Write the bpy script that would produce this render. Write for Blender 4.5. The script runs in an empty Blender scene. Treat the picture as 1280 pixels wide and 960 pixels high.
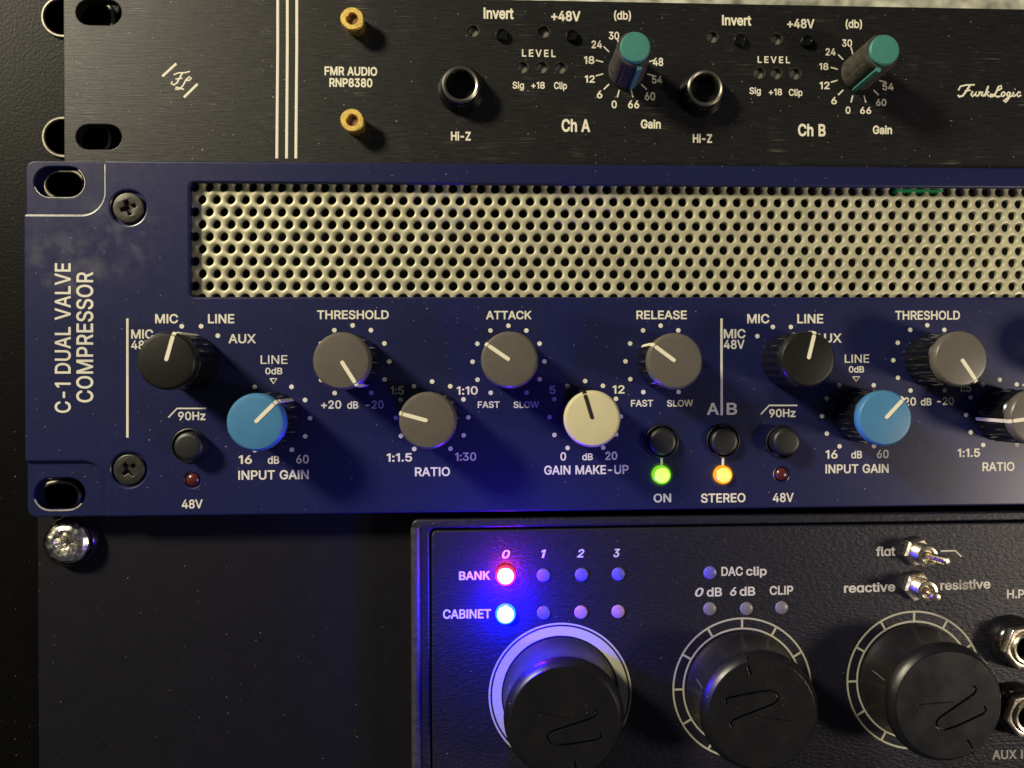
import bpy, bmesh, math, random, json
from mathutils.geometry import delaunay_2d_cdt
from mathutils import Matrix, Vector
random.seed(7)
S = bpy.context.scene
COL = S.collection
R = math.radians
mm = 0.001

# ---------------------------------------------------------------- camera
F_PX, PPX, PPY, W_PX, H_PX = 1020.0, 686.0, 472.0, 1280.0, 960.0
CAM_D, YAW, ROLL = 0.2072, math.atan(0.05), -0.0046
cam = bpy.data.cameras.new('camera'); camo = bpy.data.objects.new('camera', cam); COL.objects.link(camo)
CAM_M = Matrix.Translation((0, -CAM_D, 0)) @ Matrix.Rotation(-YAW, 4, 'Z') @ Matrix.Rotation(R(90), 4, 'X') @ Matrix.Rotation(ROLL, 4, 'Z')
camo.matrix_world = CAM_M
cam.dof.use_dof = True; cam.dof.focus_distance = 0.2065; cam.dof.aperture_fstop = 16.0
cam.sensor_width = 36.0; cam.lens = F_PX / W_PX * 36.0
cam.shift_x = (W_PX / 2 - PPX) / W_PX; cam.shift_y = (PPY - H_PX / 2) / W_PX
cam.clip_start = 0.01; cam.clip_end = 20
S.camera = camo

# ---------------------------------------------------------------- light
S.view_settings.view_transform = 'Standard'; S.view_settings.look = 'None'
S.view_settings.exposure = 0.0; S.view_settings.gamma = 1.0
wd = bpy.data.worlds.new('World'); S.world = wd; wd.use_nodes = True
wd.node_tree.nodes['Background'].inputs[0].default_value = (0.60, 0.60, 0.78, 1)
wd.node_tree.nodes['Background'].inputs[1].default_value = 0.082
S.cycles.max_bounces = 6

def area(name, pos, target, size, power, color):
    l = bpy.data.lights.new(name, 'AREA'); l.shape = 'DISK'; l.size = size; l.energy = power; l.color = color
    o = bpy.data.objects.new(name, l); COL.objects.link(o)
    o.location = pos; o.rotation_euler = (Vector(target) - Vector(pos)).to_track_quat('-Z', 'Y').to_euler()
    return o
area('room_lamp', (-0.78, -0.62, 0.62), (0, 0, 0), 0.21, 21.5, (1.0, 0.90, 0.66))
area('side_lamp', (0.37, -0.25, -0.085), (0.12, 0, 0), 0.07, 0.75, (1.0, 0.86, 0.70))

# ---------------------------------------------------------------- materials
def mat(name, base, rough=0.5, metal=0.0, spec=0.5, var=0.0, vscale=0.3, stretch=(1, 1, 1), bump=0.0, bscale=3.0, bstretch=(1, 1, 1),
        rvar=0.0, dust=0.0, dustcol=(0.55, 0.53, 0.45), dsize=0.22, dscale=0.22, smudge=(), streak=0.0, emit=None, estr=0.0, coat=0.0, sub=0.0, trans=0.0, bdist=0.00012):
    m = bpy.data.materials.new(name); m.use_nodes = True
    nt = m.node_tree; N = nt.nodes; L = nt.links; b = N['Principled BSDF']
    b.inputs['Base Color'].default_value = (*base, 1); b.inputs['Roughness'].default_value = rough
    b.inputs['Metallic'].default_value = metal; b.inputs['Specular IOR Level'].default_value = spec
    b.inputs['Coat Weight'].default_value = coat; b.inputs['Coat Roughness'].default_value = 0.12
    b.inputs['Transmission Weight'].default_value = trans
    if emit:
        b.inputs['Emission Color'].default_value = (*emit, 1); b.inputs['Emission Strength'].default_value = estr
    tc = N.new('ShaderNodeTexCoord')
    def mapped(sc):
        mp = N.new('ShaderNodeMapping'); mp.inputs['Scale'].default_value = tuple(1000 * s for s in sc)
        L.new(tc.outputs['Object'], mp.inputs['Vector']); return mp.outputs['Vector']
    def noise(sc, scale, detail=3.0, rough_=0.55):
        n = N.new('ShaderNodeTexNoise'); n.inputs['Scale'].default_value = scale; n.inputs['Detail'].default_value = detail
        n.inputs['Roughness'].default_value = rough_
        L.new(mapped(sc), n.inputs['Vector']); return n.outputs['Fac']
    def math_(op, a, c, clamp=False):
        n = N.new('ShaderNodeMath'); n.operation = op; n.use_clamp = clamp
        for i, v in enumerate((a, c)):
            if isinstance(v, (int, float)): n.inputs[i].default_value = v
            else: L.new(v, n.inputs[i])
        return n.outputs[0]
    def ramp(v, lo, hi, a=0.0, c=1.0):
        n = N.new('ShaderNodeMapRange'); n.inputs[1].default_value = lo; n.inputs[2].default_value = hi
        n.inputs[3].default_value = a; n.inputs[4].default_value = c; L.new(v, n.inputs[0]); return n.outputs[0]
    def mix(fac, a, c):
        n = N.new('ShaderNodeMix'); n.data_type = 'RGBA'; n.clamp_factor = True
        L.new(fac, n.inputs[0])
        for i, v in ((6, a), (7, c)):
            if isinstance(v, tuple): n.inputs[i].default_value = (*v, 1)
            else: L.new(v, n.inputs[i])
        return n.outputs[2]
    col = tuple(base); plain = True
    if var:
        f = ramp(noise(stretch, vscale, 4), 0.3, 0.7)
        col = mix(f, tuple(c * (1 - var) for c in base), tuple(min(1, c * (1 + var)) for c in base)); plain = False
    for (sx, sz, rad, amt, sc) in smudge:
        g = N.new('ShaderNodeVectorMath'); g.operation = 'DISTANCE'
        L.new(mapped((1, 0, 1)), g.inputs[0]); g.inputs[1].default_value = (sx, 0, sz)
        fall = ramp(g.outputs['Value'], rad, rad * 0.2)
        nz = ramp(noise((1, 1, 1), sc, 4, 0.55), 0.48, 0.72)
        col = mix(math_('MULTIPLY', math_('MULTIPLY', fall, nz, True), amt), col, (0.42, 0.41, 0.40)); plain = False
    if streak:
        # fine scratches and rubbed marks along the length of the panel
        st = ramp(noise((0.09, 1, 5.0), 1.0, 3, 0.6), 0.58, 0.72)
        patch = ramp(noise((1, 1, 1), 0.09, 3, 0.6), 0.52, 0.68)
        col = mix(math_('MULTIPLY', math_('MULTIPLY', st, patch, True), streak), col, (0.20, 0.18, 0.145)); plain = False
    if dust:
        sp = N.new('ShaderNodeSeparateXYZ'); L.new(mapped((1, 1, 1)), sp.inputs[0])
        for k, (scl, dd) in enumerate(((dscale, dsize), (dscale * 2.3, dsize * 0.9))):
            cb = N.new('ShaderNodeCombineXYZ'); L.new(sp.outputs[0], cb.inputs[0]); L.new(sp.outputs[2], cb.inputs[1])
            nz = N.new('ShaderNodeTexNoise'); nz.inputs['Scale'].default_value = 2.2; L.new(cb.outputs[0], nz.inputs['Vector'])
            ad = N.new('ShaderNodeVectorMath'); ad.operation = 'MULTIPLY_ADD'
            L.new(nz.outputs['Color'], ad.inputs[0]); ad.inputs[1].default_value = (0.55, 0.3, 0); L.new(cb.outputs[0], ad.inputs[2])
            vo = N.new('ShaderNodeTexVoronoi'); vo.voronoi_dimensions = '2D'; vo.inputs['Scale'].default_value = scl
            L.new(ad.outputs[0], vo.inputs['Vector'])
            sc_ = N.new('ShaderNodeSeparateColor'); L.new(vo.outputs['Color'], sc_.inputs[0])
            thr = math_('MULTIPLY', math_('SUBTRACT', sc_.outputs[0], 0.72), dd * scl * 4.0)
            hit = math_('LESS_THAN', vo.outputs['Distance'], thr)
            col = mix(math_('MULTIPLY', hit, dust * (0.9 if k == 0 else 0.6)), col, dustcol); plain = False
    if not plain: L.new(col, b.inputs['Base Color'])
    if rvar:
        rr = ramp(noise(stretch, vscale * 1.7, 4), 0.3, 0.7, max(0.03, rough - rvar), min(1, rough + rvar))
        L.new(rr, b.inputs['Roughness'])
    if bump:
        bn = N.new('ShaderNodeBump'); bn.inputs['Strength'].default_value = bump; bn.inputs['Distance'].default_value = bdist
        L.new(noise(bstretch, bscale, 3), bn.inputs['Height']); L.new(bn.outputs[0], b.inputs['Normal'])
    return m

M = {}
M['blue'] = mat('navy_paint', (0.0088, 0.0108, 0.054), 0.33, spec=0.45, var=0.03, vscale=0.25, rvar=0.015, bump=0.03, bscale=0.25, dust=0.5, dsize=0.12, dscale=0.16,
                smudge=((-184, 67, 16, 0.12, 0.11), (-190, 62, 12, 0.18, 0.17), (-176, 68, 13, 0.13, 0.24)))
M['anod'] = mat('brushed_black_aluminium', (0.0110, 0.0108, 0.0104), 0.40, metal=0.22, spec=0.45, var=0.6, vscale=1.0, stretch=(0.16, 1, 4.5), rvar=0.10, bump=0.35, bscale=1.0,
                bstretch=(0.12, 1, 6), dust=0.6, dsize=0.14, dscale=0.17, streak=0.8)
M['wrinkle'] = mat('black_textured_paint', (0.0062, 0.0060, 0.0125), 0.46, spec=0.42, var=0.25, vscale=0.6, bump=1.0, bscale=0.9, bstretch=(0.8, 1, 1.7), bdist=0.00022, dust=0.35, dsize=0.12, dscale=0.14)
M['filler'] = mat('matt_black_paint', (0.0036, 0.0034, 0.0060), 0.5, spec=0.30, var=0.2, vscale=0.2, bump=0.15, bscale=2.0, dust=0.25, dsize=0.15, dscale=0.12)
M['rail'] = mat('black_powder_coat', (0.0018, 0.0018, 0.0016), 0.42, spec=0.11, var=0.35, vscale=0.15, bump=0.55, bscale=1.3, dust=0.3, dsize=0.12, dscale=0.12)
M['dark'] = mat('dark_inner_steel', (0.008, 0.008, 0.009), 0.7)
M['hole'] = mat('black_plastic_socket', (0.004, 0.004, 0.004), 0.6)
M['ink'] = mat('cream_silkscreen_ink', (0.62, 0.60, 0.50), 0.6, var=0.06, vscale=1.5)
M['inkb'] = mat('ivory_silkscreen_ink', (0.70, 0.66, 0.52), 0.6, var=0.06, vscale=1.5)
M['inkt'] = mat('grey_silkscreen_ink', (0.50, 0.48, 0.44), 0.6, var=0.06, vscale=1.5)
M['zinc'] = mat('yellow_zinc_plating', (0.44, 0.42, 0.285), 0.52, metal=0.38, var=0.16, vscale=0.16, rvar=0.12, bump=0.12, bscale=1.5, stretch=(1, 1, 1))
M['glossblack'] = mat('glossy_black_plastic', (0.006, 0.006, 0.006), 0.17, spec=0.6, rvar=0.05, vscale=0.5)
M['softblack'] = mat('satin_black_plastic', (0.0085, 0.0085, 0.0095), 0.44, spec=0.5, bump=0.2, bscale=4, dust=0.35, dsize=0.10, dscale=0.25)
M['capblack'] = mat('black_cap_plastic', (0.0075, 0.0068, 0.0050), 0.36, spec=0.5, var=0.2, vscale=0.3, bump=0.05, bscale=5)
M['capgrey'] = mat('grey_cap_plastic', (0.097, 0.087, 0.074), 0.34, spec=0.5, var=0.07, vscale=0.3, bump=0.05, bscale=5, dust=0.2, dsize=0.08, dscale=0.3)
M['capblue'] = mat('blue_cap_plastic', (0.044, 0.170, 0.335), 0.42, spec=0.5, var=0.07, vscale=0.3, bump=0.05, bscale=5, dust=0.2, dsize=0.08, dscale=0.3)
M['capcream'] = mat('cream_cap_plastic', (0.52, 0.47, 0.30), 0.45, spec=0.5, var=0.04, vscale=0.3, bump=0.04, bscale=5)
M['teal'] = mat('teal_cap_plastic', (0.045, 0.185, 0.162), 0.5, spec=0.4, var=0.08, vscale=0.4)
M['rubber'] = mat('grey_rubber_grip', (0.050, 0.045, 0.036), 0.62, spec=0.3, var=0.35, vscale=0.8, bump=0.5, bscale=2.5, dust=0.4, dsize=0.12, dscale=0.4)
M['brass'] = mat('brass', (0.85, 0.60, 0.17), 0.42, metal=1.0, var=0.08, vscale=1.2, rvar=0.06)
M['rust'] = mat('dull_socket_metal', (0.16, 0.075, 0.03), 0.6, metal=0.4, var=0.4, vscale=2)
M['nickel'] = mat('nickel_plating', (0.72, 0.65, 0.50), 0.30, metal=1.0, var=0.10, vscale=0.8, rvar=0.08)
M['steel'] = mat('scuffed_zinc_steel', (0.66, 0.63, 0.54), 0.30, metal=1.0, var=0.35, vscale=0.5, rvar=0.18, bump=1.0, bscale=0.45)
M['blacksteel'] = mat('black_oxide_steel', (0.055, 0.052, 0.044), 0.40, metal=0.7, var=0.25, vscale=1, bump=0.15, bscale=2)
M['rim'] = mat('bare_metal_rim', (0.26, 0.245, 0.19), 0.42, metal=0.7, var=0.3, vscale=0.6)
M['darkrim'] = mat('worn_hole_edge', (0.16, 0.15, 0.12), 0.35, metal=0.9)
M['jackmetal'] = mat('dark_chromed_ring', (0.22, 0.205, 0.17), 0.36, metal=0.9)
M['milky'] = mat('clear_indicator_lens', (0.20, 0.19, 0.165), 0.4)
M['ringink'] = mat('cream_ring_ink', (0.36, 0.35, 0.27), 0.6, var=0.05, vscale=1.5)
M['knobblack'] = mat('smooth_black_knob_plastic', (0.0050, 0.0050, 0.0058), 0.36, spec=0.5, rvar=0.06, vscale=0.12, bump=0.05, bscale=3, dust=0.3, dsize=0.10, dscale=0.16)
M['bead'] = mat('lit_black_edge', (0.030, 0.027, 0.030), 0.5, spec=0.5, var=0.4, vscale=0.8, bump=0.8, bscale=1.3)  # paler than the casing, the edge highlight is put into this colour
M['edge'] = mat('scratched_lit_edge', (0.50, 0.49, 0.44), 0.40, metal=0.5, var=0.3, vscale=0.8)
M['whiteplastic'] = mat('worn_white_paint', (0.60, 0.58, 0.50), 0.55)
M['reddead'] = mat('unlit_red_lens', (0.075, 0.014, 0.013), 0.25, spec=0.6)
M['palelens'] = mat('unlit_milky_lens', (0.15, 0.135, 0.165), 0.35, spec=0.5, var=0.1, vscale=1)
M['bluespill'] = mat('unlit_lens_blue_spill', (0.10, 0.085, 0.40), 0.35, var=0.15, vscale=1)  # blue lamp's spill painted into the base colour of the unlit lens
M['pinkspill'] = mat('unlit_lens_pink_spill', (0.30, 0.17, 0.32), 0.35, var=0.15, vscale=1)  # pinkish lamp spill painted into this lens colour as well
M['stone'] = mat('mottled_cream_stone', (0.66, 0.60, 0.46), 0.7, var=0.75, vscale=0.07, bump=0.3, bscale=0.1)

# ---------------------------------------------------------------- geometry helpers
def U(px, py, Y=0.0):
    """point where the line of sight through a photo pixel meets the upright plane y = Y"""
    d = CAM_M.to_3x3() @ Vector(((px - PPX) / F_PX, -(py - PPY) / F_PX, -1.0))
    t = (Y + CAM_D) / d.y
    return Vector((d.x * t, Y, -0.0 + d.z * t))

def MPP(px, py, Y=0.0):
    return (U(px + 1, py, Y) - U(px - 1, py, Y)).length / 2

WO = {}
def frame(x, Y, z, tilt=None):
    m = Matrix.Translation((x, Y, z))
    if tilt is not None: m = m @ tilt
    return m @ Matrix.Rotation(R(90), 4, 'X')     # local z points out of the panel, local y up

class MB:
    def __init__(s): s.v = []; s.f = []; s.sm = []
    def add(s, vs, fs, Mx=None, smooth=True):
        o = len(s.v)
        s.v += [(Mx @ Vector(v)) if Mx is not None else Vector(v) for v in vs]
        s.f += [tuple(i + o for i in f) for f in fs]
        return s
    def lathe(s, prof, Mx, seg=32, rf=None, closed=False):
        vs = []; fs = []; rings = []
        for (r, h) in prof:
            if r < 1e-9: rings.append([len(vs)]); vs.append((0, 0, h))
            else:
                idx = []
                for k in range(seg):
                    a = 2 * math.pi * k / seg; q = r * (rf(a, h) if rf else 1)
                    idx.append(len(vs)); vs.append((q * math.cos(a), q * math.sin(a), h))
                rings.append(idx)
        for A, B in zip(rings, rings[1:]):
            for k in range(seg):
                k2 = (k + 1) % seg
                a, b, c, d = A[k % len(A)], A[k2 % len(A)], B[k2 % len(B)], B[k % len(B)]
                f = []
                for i in (a, b, c, d):
                    if i not in f: f.append(i)
                if len(f) > 2: fs.append(tuple(f))
        for Rg, fl in ((rings[0], True), (rings[-1], False)):
            if len(Rg) > 1 and not closed: fs.append(tuple(reversed(Rg)) if fl else tuple(Rg))
        return s.add(vs, fs, Mx)
    def box(s, x0, x1, y0, y1, z0, z1, Mx=None):
        vs = [(x, y, z) for x in (x0, x1) for y in (y0, y1) for z in (z0, z1)]
        fs = [(0, 1, 3, 2), (4, 6, 7, 5), (0, 4, 5, 1), (2, 3, 7, 6), (0, 2, 6, 4), (1, 5, 7, 3)]
        return s.add(vs, fs, Mx)
    def prism(s, pts, h0, h1, Mx, cham=0.0):
        n = len(pts); vs = []; fs = []
        c = Vector((sum(p[0] for p in pts) / n, sum(p[1] for p in pts) / n))
        rows = [(h0, 1.0)] + ([(h1 - cham, 1.0), (h1, 1 - cham / max(1e-9, (Vector(pts[0]) - c).length))] if cham else [(h1, 1.0)])
        for h, k in rows:
            for p in pts: vs.append((c.x + (p[0] - c.x) * k, c.y + (p[1] - c.y) * k, h))
        for r in range(len(rows) - 1):
            for i in range(n):
                j = (i + 1) % n; fs.append((r * n + i, r * n + j, (r + 1) * n + j, (r + 1) * n + i))
        fs.append(tuple(range(n - 1, -1, -1))); fs.append(tuple(range((len(rows) - 1) * n, len(rows) * n)))
        return s.add(vs, fs, Mx)
    def curve(s, contours, Mx, extrude=0.0, bevel=0.0, offset=0.0, res=1):
        """filled flat outline with holes, optionally given thickness and a rounded edge"""
        cu = bpy.data.curves.new('tmp', 'CURVE'); cu.dimensions = '2D'; cu.fill_mode = 'BOTH'
        for c in contours:
            sp = cu.splines.new('POLY'); sp.points.add(len(c) - 1); sp.use_cyclic_u = True
            for i, p in enumerate(c): sp.points[i].co = (p[0] * 100, p[1] * 100, 0, 1)
        cu.extrude = max(extrude - bevel, 0) * 100; cu.bevel_depth = bevel * 100; cu.bevel_resolution = res; cu.offset = (offset - bevel) * 100
        ob = bpy.data.objects.new('tmp', cu); me = bpy.data.meshes.new_from_object(ob)
        s.add([v.co / 100 for v in me.vertices], [tuple(p.vertices) for p in me.polygons], Mx)
        bpy.data.objects.remove(ob); bpy.data.curves.remove(cu); bpy.data.meshes.remove(me)
        return s
    def tube(s, pts, r, flat=1.0, axis=(0, 1, 0), seg=8, cyclic=False):
        """round wire along 3-D points; flat < 1 squashes it along the axis"""
        pts = [Vector(p) for p in pts]; n = len(pts); ax = Vector(axis); vs = []; fs = []
        for i, p in enumerate(pts):
            a = pts[(i - 1) % n] if (cyclic or i > 0) else pts[i]; b = pts[(i + 1) % n] if (cyclic or i < n - 1) else pts[i]
            t = (b - a).normalized(); u = t.cross(ax)
            u = u.normalized() if u.length > 1e-6 else Vector((1, 0, 0)); w = u.cross(t).normalized()
            rr = r[i] if isinstance(r, (list, tuple)) else r
            for k in range(seg):
                an = 2 * math.pi * k / seg; vs.append(p + u * math.cos(an) * rr + w * math.sin(an) * rr * flat)
        for i in range(n if cyclic else n - 1):
            j = (i + 1) % n
            for k in range(seg):
                k2 = (k + 1) % seg; fs.append((i * seg + k, i * seg + k2, j * seg + k2, j * seg + k))
        if not cyclic: fs.append(tuple(range(seg - 1, -1, -1))); fs.append(tuple(range((n - 1) * seg, n * seg)))
        return s.add(vs, fs)
    def build(s, name, m, parent=None, origin=None, ang=35, label=None):
        par = WO[parent] if parent else Vector((0, 0, 0))
        org = Vector(origin) if origin is not None else par
        me = bpy.data.meshes.new(name); me.from_pydata([v - org for v in s.v], [], s.f); me.validate()
        bm = bmesh.new(); bm.from_mesh(me)
        bmesh.ops.remove_doubles(bm, verts=bm.verts, dist=1e-7)
        bmesh.ops.recalc_face_normals(bm, faces=bm.faces); bm.to_mesh(me); bm.free()
        me.polygons.foreach_set('use_smooth', [True] * len(me.polygons)); me.set_sharp_from_angle(angle=R(ang))
        me.materials.append(m)
        o = bpy.data.objects.new(name, me); COL.objects.link(o)
        if parent: o.parent = parent
        o.location = org - par; WO[o] = org
        if label: o['label'] = label
        return o

def thing(name, loc, label, cat, group=None):
    o = bpy.data.objects.new(name, None); o.empty_display_size = 0.02; COL.objects.link(o)
    o.location = loc; WO[o] = Vector(loc); o['label'] = label; o['category'] = cat
    if group: o['group'] = group
    return o

def rrect(x0, z0, x1, z1, r, seg=6):
    p = []
    for (cx, cz, a0) in ((x1 - r, z1 - r, 0), (x0 + r, z1 - r, 90), (x0 + r, z0 + r, 180), (x1 - r, z0 + r, 270)):
        for k in range(seg + 1):
            a = R(a0 + 90 * k / seg); p.append((cx + r * math.cos(a), cz + r * math.sin(a)))
    return p
def circ(x, z, r, seg=28):
    return [(x + r * math.cos(2 * math.pi * k / seg), z + r * math.sin(2 * math.pi * k / seg)) for k in range(seg)]
def capsule(a, b, r, seg=8):
    a = Vector(a); b = Vector(b); d = math.atan2(b.y - a.y, b.x - a.x)
    return [(b.x + r * math.cos(d - math.pi / 2 + math.pi * k / seg), b.y + r * math.sin(d - math.pi / 2 + math.pi * k / seg)) for k in range(seg + 1)] + \
           [(a.x + r * math.cos(d + math.pi / 2 + math.pi * k / seg), a.y + r * math.sin(d + math.pi / 2 + math.pi * k / seg)) for k in range(seg + 1)]

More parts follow.
